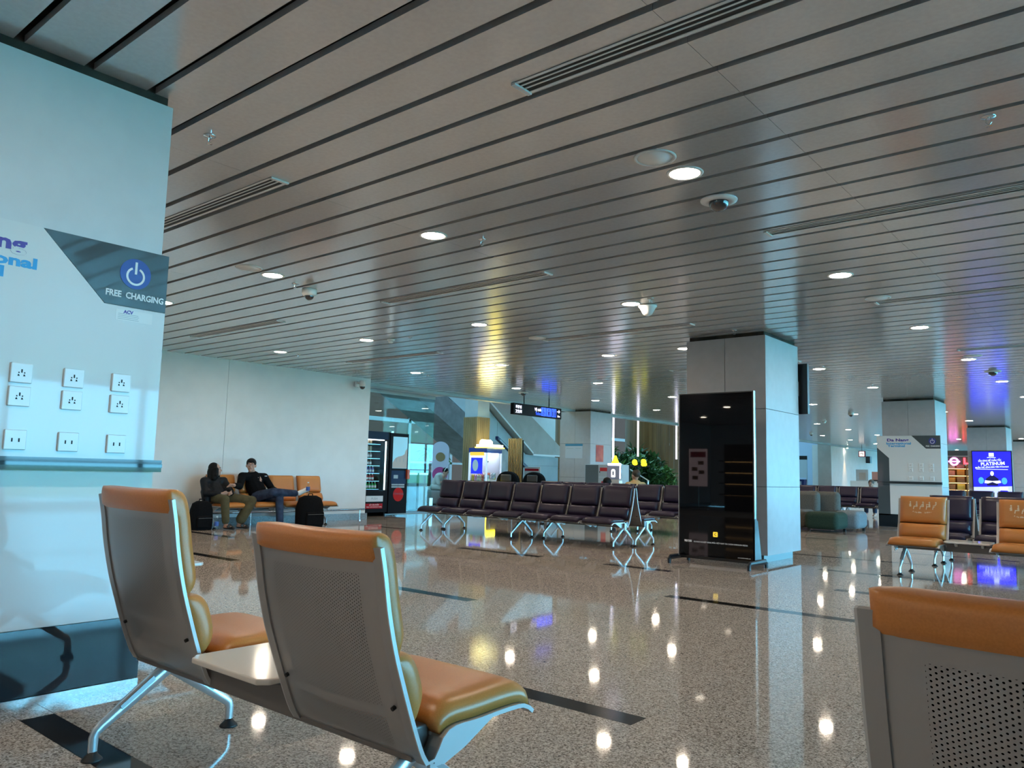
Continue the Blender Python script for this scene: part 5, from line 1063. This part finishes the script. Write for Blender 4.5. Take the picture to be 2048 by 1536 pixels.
def head(mb, c, f, s=1.0):
    R = headframe(f); c = Vector(c); P = lambda x, y, z: c + R @ Vector((x, y, z))*s
    mb.ball(P(0, -0.008, 0.02), (0.076*s, 0.092*s, 0.098*s), 16, 12, R); mb.ball(P(0, 0.022, -0.045), (0.056*s, 0.066*s, 0.068*s), 14, 10, R)
    mb.capsule(P(0, 0.082, 0.012), P(0, 0.100, -0.022), 0.009*s, 0.014*s, 8); mb.capsule(P(-0.022, 0.073, -0.058), P(0.022, 0.073, -0.058), 0.010*s, 0.010*s, 8); mb.ball(P(0, 0.070, -0.092), (0.026*s, 0.022*s, 0.020*s), 10, 8, R)
    mb.capsule(P(-0.04, 0.078, 0.032), P(0.04, 0.078, 0.032), 0.011*s, 0.011*s, 8)
    for sx in (-1, 1): mb.ball(P(sx*0.078, -0.01, -0.008), (0.012*s, 0.024*s, 0.034*s), 10, 8, R); mb.ball(P(sx*0.045, 0.055, -0.03), 0.022*s, 10, 8)
    return P
def face(par, P, f, s=1.0, mouth=(0.35, 0.13, 0.11)):
    R = headframe(f)
    for sx in (-1, 1):
        e = part('eye', MB().ball(P(sx*0.030, 0.079, 0.010), (0.014*s, 0.008*s, 0.0085*s), 10, 8, R), M['plasticwhite'], par, smooth=True); part('iris', MB().ball(P(sx*0.030, 0.0855, 0.010), 0.0062*s, 8, 6), M['black'], e, smooth=True)
        part('eyebrow', MB().capsule(P(sx*0.016, 0.0895, 0.033), P(sx*0.044, 0.082, 0.035), 0.0045*s, 0.0035*s, 6), M['hair'], par)
    part('mouth', MB().capsule(P(-0.018, 0.083, -0.058), P(0.018, 0.083, -0.058), 0.0055*s, 0.0055*s, 6), simple('lips', mouth, 0.5), par, smooth=True)
def limb(mb, pts, rads):
    for a, b, ra, rb in zip(pts[:-1], pts[1:], rads[:-1], rads[1:]): mb.capsule(a, b, ra, rb, 12)
# ---- man
t = thing('person', 'seated person in black shirt, jeans and glasses with one leg crossed', 'person', (-12.2, 7.75, 0))
def loc(p): return (p[0]+12.2, p[1]-7.75, p[2])
L = loc
b = MB(); hf = (0.80, -0.60, -0.05); hc = L((-12.30, 7.635, 1.055)); P = head(b, hc, hf)
limb(b, [L((-12.24, 7.80, 0.53)), L((-12.33, 7.72, 0.80)), L((-12.33, 7.70, 0.88)), L((-12.32, 7.655, 0.985))], [0.125, 0.135, 0.075, 0.05])
limb(b, [L((-12.31, 7.48, 0.855)), L((-12.17, 7.36, 0.69)), L((-12.02, 7.16, 0.715))], [0.05, 0.040, 0.028]); hand(b, L((-12.02, 7.16, 0.715)), (0.25, -0.95, 0.0), (0.8, 0.3, 0.3), 0.6)
limb(b, [L((-12.33, 7.93, 0.845)), L((-12.26, 8.06, 0.64)), L((-12.04, 7.99, 0.635))], [0.05, 0.040, 0.028]); hand(b, L((-12.04, 7.99, 0.635)), (0.95, -0.2, -0.15), (0, -1, 0.2), 0.7)
legA = [L((-12.20, 7.92, 0.51)), L((-11.83, 7.93, 0.50)), L((-11.81, 7.95, 0.10))]; legB = [L((-12.20, 7.72, 0.52)), L((-11.83, 7.80, 0.605)), L((-11.80, 8.27, 0.58))]
limb(b, legA, [0.075, 0.052, 0.038]); limb(b, legB, [0.075, 0.052, 0.038])
remesh(part('body', b, M['skin'], t), 0.009)
c = MB(); limb(c, [L((-12.24, 7.80, 0.52)), L((-12.32, 7.74, 0.70)), L((-12.33, 7.71, 0.83))], [0.150, 0.158, 0.13]); limb(c, [L((-12.31, 7.48, 0.86)), L((-12.33, 7.93, 0.85))], [0.075, 0.075])
limb(c, [L((-12.31, 7.48, 0.855)), L((-12.17, 7.36, 0.69)), L((-12.05, 7.20, 0.71))], [0.070, 0.058, 0.046]); limb(c, [L((-12.33, 7.93, 0.845)), L((-12.26, 8.06, 0.64)), L((-12.08, 8.0, 0.635))], [0.070, 0.058, 0.046]); c.tube([L((-12.33, 7.68, 0.90)), L((-12.325, 7.665, 0.95))], [0.085, 0.064], 14)
remesh(part('shirt', c, M['cloth_black'], t), 0.012)
c = MB(); limb(c, legA, [0.096, 0.072, 0.062]); limb(c, [legB[0], legB[1], Vector(legB[1]).lerp(Vector(legB[2]), 0.9)], [0.096, 0.074, 0.060]); c.capsule(L((-12.22, 7.74, 0.52)), L((-12.22, 7.90, 0.52)), 0.11, 0.11)
remesh(part('jeans', c, M['jeans'], t), 0.012)
R = headframe(hf); hm = MB(); hm.ball(P(0, -0.018, 0.040), (0.087, 0.100, 0.088), 16, 12, R); hm.ball(P(0, 0.03, 0.075), (0.075, 0.060, 0.045), 14, 10, R)
hm.v = [tuple(v) for v in hm.v]; ho = remesh(part('hair', hm, M['hair'], t), 0.010)
face(t, P, hf)
g = MB()
for sx in (-1, 1): g.tube([P(sx*0.031 + 0.024*math.cos(2*PI*i/14), 0.098, 0.010 + 0.019*math.sin(2*PI*i/14)) for i in range(15)], 0.0012, 6); g.tube([P(sx*0.055, 0.096, 0.014), P(sx*0.08, 0.0, 0.012)], 0.0012, 6)
g.tube([P(-0.007, 0.099, 0.012), P(0.007, 0.099, 0.012)], 0.0012, 6); part('glasses', g, M['satinblack'], t)
for pts_, lab in ((([(-11.86, 7.95, 0.045), (-11.66, 7.97, 0.035)]), 'a'), ([(-11.79, 8.30, 0.585), (-11.74, 8.44, 0.66)], 'b')):
    sh = MB(); sh.capsule(L(pts_[0]), L(pts_[1]), 0.046, 0.040, 12); remesh(part('shoe', sh, M['plasticwhite'] if lab == 'b' else M['cloth_black'], t), 0.010)
part('shirt_badge', MB().box(L((-12.215, 7.86, 0.868)), L((-12.205, 7.905, 0.878))), M['plasticwhite'], t)
# ---- woman
t = thing('person', 'seated person with long black hair, dark jacket, olive trousers and slippers', 'person', (-12.2, 7.02, 0))
L = lambda p: (p[0]+12.2, p[1]-7.02, p[2])
b = MB(); hf = (0.62, 0.78, 0.10); hc = L((-12.33, 6.985, 0.965)); P = head(b, hc, hf, 0.95)
limb(b, [L((-12.24, 7.02, 0.52)), L((-12.35, 6.98, 0.70)), L((-12.36, 6.98, 0.79)), L((-12.34, 6.98, 0.89))], [0.115, 0.12, 0.065, 0.042])
aL = [L((-12.34, 6.80, 0.765)), L((-12.20, 6.76, 0.575)), L((-12.03, 6.95, 0.575))]; aR = [L((-12.34, 7.155, 0.77)), L((-12.17, 7.20, 0.60)), L((-12.02, 7.12, 0.58))]
limb(b, aL, [0.045, 0.036, 0.026]); limb(b, aR, [0.045, 0.036, 0.026]); hand(b, aL[2], (0.35, 0.9, 0.05), (0.5, 0, 0.7), 0.6, 0.92); hand(b, aR[2], (0.6, -0.75, 0.0), (0.4, 0, 0.8), 0.6, 0.92)
g1 = [L((-12.20, 6.93, 0.50)), L((-11.86, 6.92, 0.485)), L((-11.87, 6.97, 0.09))]; g2 = [L((-12.20, 7.12, 0.50)), L((-11.86, 7.42, 0.46)), L((-11.96, 7.26, 0.09))]
limb(b, g1, [0.072, 0.05, 0.036]); limb(b, g2, [0.072, 0.05, 0.036])
for gg, d in ((g1, (0.97, 0.2)), (g2, (0.9, 0.35))): q = Vector(gg[2]); b.capsule(q + Vector((-0.02, 0, -0.045)), q + Vector((d[0]*0.15, d[1]*0.15, -0.055)), 0.030, 0.026, 10)
remesh(part('body', b, M['skin'], t), 0.009)
c = MB(); limb(c, [L((-12.26, 7.02, 0.54)), L((-12.345, 6.98, 0.66)), L((-12.35, 6.98, 0.76))], [0.140, 0.145, 0.115]); limb(c, [L((-12.34, 6.80, 0.775)), L((-12.34, 7.155, 0.78))], [0.068, 0.068]); limb(c, [aL[0], aL[1], Vector(aL[1]).lerp(Vector(aL[2]), 0.85)], [0.066, 0.056, 0.046]); limb(c, [aR[0], aR[1], Vector(aR[1]).lerp(Vector(aR[2]), 0.85)], [0.066, 0.056, 0.046]); c.capsule(L((-12.25, 6.80, 0.60)), L((-12.22, 6.80, 0.46)), 0.09, 0.07)
remesh(part('jacket', c, M['leatherjacket'], t), 0.012)
c = MB(); limb(c, [g1[0], g1[1], Vector(g1[1]).lerp(Vector(g1[2]), 0.88)], [0.092, 0.074, 0.060]); limb(c, [g2[0], g2[1], Vector(g2[1]).lerp(Vector(g2[2]), 0.82)], [0.094, 0.080, 0.088]); c.capsule(L((-12.22, 6.95, 0.51)), L((-12.22, 7.10, 0.51)), 0.105, 0.105)
remesh(part('trousers', c, M['khaki'], t), 0.012)
R = headframe(hf); hm = MB(); hm.ball(P(0, -0.030, 0.035), (0.088, 0.090, 0.094), 16, 12, R); hm.ball(P(0, -0.075, -0.06), (0.100, 0.065, 0.12), 14, 10, R)
for x, y_, z_, r0 in ((-0.105, -0.03, -0.17, 0.052), (0.10, -0.01, -0.15, 0.045), (-0.08, -0.08, -0.22, 0.06), (0.06, -0.09, -0.22, 0.06), (-0.115, 0.02, -0.12, 0.035), (0.105, 0.03, -0.13, 0.03)): hm.capsule(P(x*0.8, y_*0.8, 0.0), P(x, y_, z_), 0.045, r0, 10); hm.ball(P(x*1.12, y_, z_*0.7), 0.03, 8, 6)
remesh(part('hair', hm, M['hair'], t), 0.010, 1); face(t, P, hf, 0.95)
for gg, d in ((g1, (0.97, 0.2)), (g2, (0.9, 0.35))):
    q = Vector(gg[2]); sh = MB(); a = q + Vector((-0.03, 0, -0.078)); e = q + Vector((d[0]*0.18, d[1]*0.18, -0.078)); sh.capsule(a + Vector((0, 0, 0.02)), e + Vector((0, 0, 0.02)), 0.026, 0.030, 10); sh.tube([q + Vector((d[0]*0.09 - d[1]*0.05, d[1]*0.09 + d[0]*0.05, -0.05)), q + Vector((d[0]*0.10, d[1]*0.10, -0.012)), q + Vector((d[0]*0.09 + d[1]*0.05, d[1]*0.09 - d[0]*0.05, -0.05))], 0.028, 8, 0.5)
    remesh(part('slipper', sh, M['rubber'], t), 0.010, 2)
t = thing('phone', 'dark phone lying between the two seated people', 'phone', (-12.02, 7.30, 0.455), 0.3); part('body', MB().box((-0.075, -0.037, 0), (0.075, 0.037, 0.008)), M['satinblack'], t, bevel=0.003, seg=1); part('screen', MB().box((-0.070, -0.033, 0.008), (0.070, 0.033, 0.009)), emis('phone_screen', (0.8, 0.85, 0.9), 0.6), t)
# ---- bags and bottles by the bench
def backpack(loc_, rz, lab, w_, d_, h_):
    t_ = thing('backpack', lab, 'bag', loc_, rz, 'black bags by the wall bench')
    n = 14; mb = MB(); prof = [(0.0, 0.0), (0.92, 0.0), (1.0, 0.06), (1.02, 0.35), (0.97, 0.7), (0.80, 0.92), (0.45, 1.0), (0.0, 1.0)]
    for (r_, z_) in prof:
        for i in range(16):
            a = 2*PI*i/16; ca, sa = math.cos(a), math.sin(a); k_ = (abs(ca)**3.2 + abs(sa)**3.2)**(-1/3.2); mb.v.append((r_*k_*ca*w_/2, r_*k_*sa*d_/2, z_*h_))
    for j in range(len(prof)-1):
        for i in range(16): mb.f.append((j*16+i, j*16+(i+1) % 16, (j+1)*16+(i+1) % 16, (j+1)*16+i))
    part('body', mb, M['cloth_black'], t_, smooth=True)
    part('front_pocket', MB().box((-w_*0.36, -d_/2-0.035, 0.04), (w_*0.36, -d_/2+0.02, h_*0.5)), M['cloth_black'], t_, bevel=0.03, seg=3); part('handle', MB().tube([(-0.05, 0, h_-0.01), (-0.04, 0, h_+0.03), (0.04, 0, h_+0.03), (0.05, 0, h_-0.01)], 0.009, 8), M['cloth_black'], t_); part('zip', MB().tube([(-w_*0.33, -d_/2-0.036, h_*0.42), (w_*0.33, -d_/2-0.036, h_*0.42)], 0.004, 6), M['plinth'], t_)
    for sx in (-1, 1): part('strap', MB().tube([(sx*w_*0.22, d_/2-0.02, h_*0.9), (sx*w_*0.28, d_/2+0.05, h_*0.55), (sx*w_*0.34, d_/2-0.01, 0.08)], 0.018, 8, 0.4), M['cloth_black'], t_)
    return t_
backpack((-12.0, 6.60, 0), PI/2, 'black backpack on the floor left of the couple', 0.36, 0.24, 0.46); backpack((-11.62, 8.42, 0), PI/2, 'large black backpack standing right of the crossed leg', 0.50, 0.32, 0.55)
def water(loc_, lab, cm):
    t_ = thing('water_bottle', lab, 'bottle', loc_); part('body', MB().lathe([(0.0, 0), (0.032, 0.0), (0.034, 0.03), (0.031, 0.05), (0.034, 0.08), (0.034, 0.14), (0.028, 0.175), (0.013, 0.20), (0.013, 0.215), (0, 0.215)], 16), M['caseglass'], t_, smooth=True); part('label_band', MB().lathe([(0.0345, 0.075), (0.0345, 0.145)], 16), simple('water_blue', (0.04, 0.10, 0.35), 0.4), t_); part('cap', MB().lathe([(0.0, 0.228), (0.015, 0.228), (0.015, 0.208)], 12), cm, t_)
water((-11.72, 6.72, 0), 'clear water bottle with blue label on the floor by the backpack', M['plasticwhite']); water((-11.62, 8.36, 0.56), 'clear water bottle on top of the large backpack', M['plasticwhite'])
# ---- people in the background
def sitter(lab, base, ang, hair, top, legs_, lean=0.0, hs=1.0, skin=None, standing=False):
    t_ = thing('person', lab, 'person', base, ang); b_ = MB(); dz = 0.42
    if standing: limb(b_, [(0, -0.10, 0.9), (0, -0.1, 0.5), (0, -0.1, 0.06)], [0.08, 0.06, 0.045]); limb(b_, [(0, 0.10, 0.9), (0, 0.1, 0.5), (0, 0.1, 0.06)], [0.08, 0.06, 0.045]); dz = 0.85
    else:
        for sx in (-1, 1): limb(b_, [(sx*0.1, 0, dz+0.08), (sx*0.12, 0.42, dz+0.06), (sx*0.12, 0.40, 0.06)], [0.085, 0.06, 0.045]); b_.capsule((sx*0.12, 0.40, 0.05), (sx*0.12, 0.56, 0.04), 0.04, 0.035, 8)
    cz = dz + 0.40; cy_ = lean; hz = dz + 0.62*hs - abs(lean)*0.35; hy = lean*1.6
    limb(b_, [(0, 0, dz+0.1), (0, cy_*0.7, cz-0.05), (0, hy*0.9, hz-0.1)], [0.13, 0.14, 0.05]); ff = (0, 0.9, -0.45) if lean > 0.1 else (0, 1, 0); P_ = head(b_, (0, hy, hz), ff)
    for sx in (-1, 1): limb(b_, [(sx*0.2, cy_*0.8, cz), (sx*0.24, 0.12+cy_*0.6, dz+0.2), (sx*0.08, 0.32, dz+0.26)], [0.055, 0.042, 0.03]); hand(b_, (sx*0.08, 0.32, dz+0.26), (-sx*0.5, 0.8, 0.2), (0, 0, 1), 0.6)
    remesh(part('body', b_, skin or M['skin'], t_), 0.016)
    c_ = MB(); limb(c_, [(0, 0, dz+0.08), (0, cy_*0.7, cz-0.03)], [0.15, 0.155]); c_.capsule((-0.19, cy_*0.8, cz), (0.19, cy_*0.8, cz), 0.075, 0.075)
    for sx in (-1, 1): limb(c_, [(sx*0.2, cy_*0.8, cz), (sx*0.24, 0.12+cy_*0.6, dz+0.2)], [0.072, 0.06])
    remesh(part('shirt', c_, top, t_), 0.018)
    c_ = MB()
    for sx in (-1, 1): limb(c_, [(sx*0.1, 0, dz+0.08), (sx*0.12, 0.42, dz+0.06), (sx*0.12, 0.40, 0.14)] if not standing else [(sx*0.1, 0, 0.9), (sx*0.1, 0, 0.5), (sx*0.1, 0, 0.1)], [0.1, 0.075, 0.062])
    remesh(part('trousers', c_, legs_, t_), 0.018)
    h_ = MB(); R_ = headframe(ff); h_.ball(P_(0, -0.022, 0.035), (0.088, 0.098, 0.092), 14, 10, R_); remesh(part('hair', h_, hair, t_), 0.014); face(t_, P_, ff)
    return t_, P_
white = simple('white_cloth', (0.68, 0.66, 0.60), 0.9); pale = simple('pale_cloth', (0.42, 0.44, 0.40), 0.9); brownhair = simple('brown_hair', (0.03, 0.018, 0.010), 0.6); greyhair = simple('grey_hair', (0.10, 0.09, 0.08), 0.7)
tt, PP = sitter('person in headphones bent over a phone on the grey ottoman', (-17.1, 16.9, 0.04), -PI/2+0.3, M['hair'], pale, pale, 0.22)
hp = MB(); hp.tube([PP(-0.095*math.cos(a), -0.01, 0.03+0.115*math.sin(a)) for a in [PI*i/12 for i in range(13)]], 0.010, 8); part('headphones', hp, M['plasticwhite'], tt)
sitter('dark haired person low in the second aubergine row, only the crown showing', (-8.55, 13.28, -0.08), 0.0, M['hair'], M['cloth_black'], M['jeans'], 0.0, 0.86)
sitter('long haired person seated beside the power bank stand', (-8.55, 14.35, 0.02), 1.2, brownhair, simple('tan_shirt', (0.5, 0.32, 0.14), 0.9), M['jeans'], 0.0, 0.98)
sitter('person in white seated behind the aubergine bench by the grey sofa', (-6.78, 25.3, 0.0), PI, greyhair, white, M['jeans'], 0.16, 0.98)
sitter('dark haired person standing behind the far service counter', (-10.45, 40.9, 0.0), PI, M['hair'], M['cloth_black'], M['jeans'], 0.0, 0.95, standing=True)
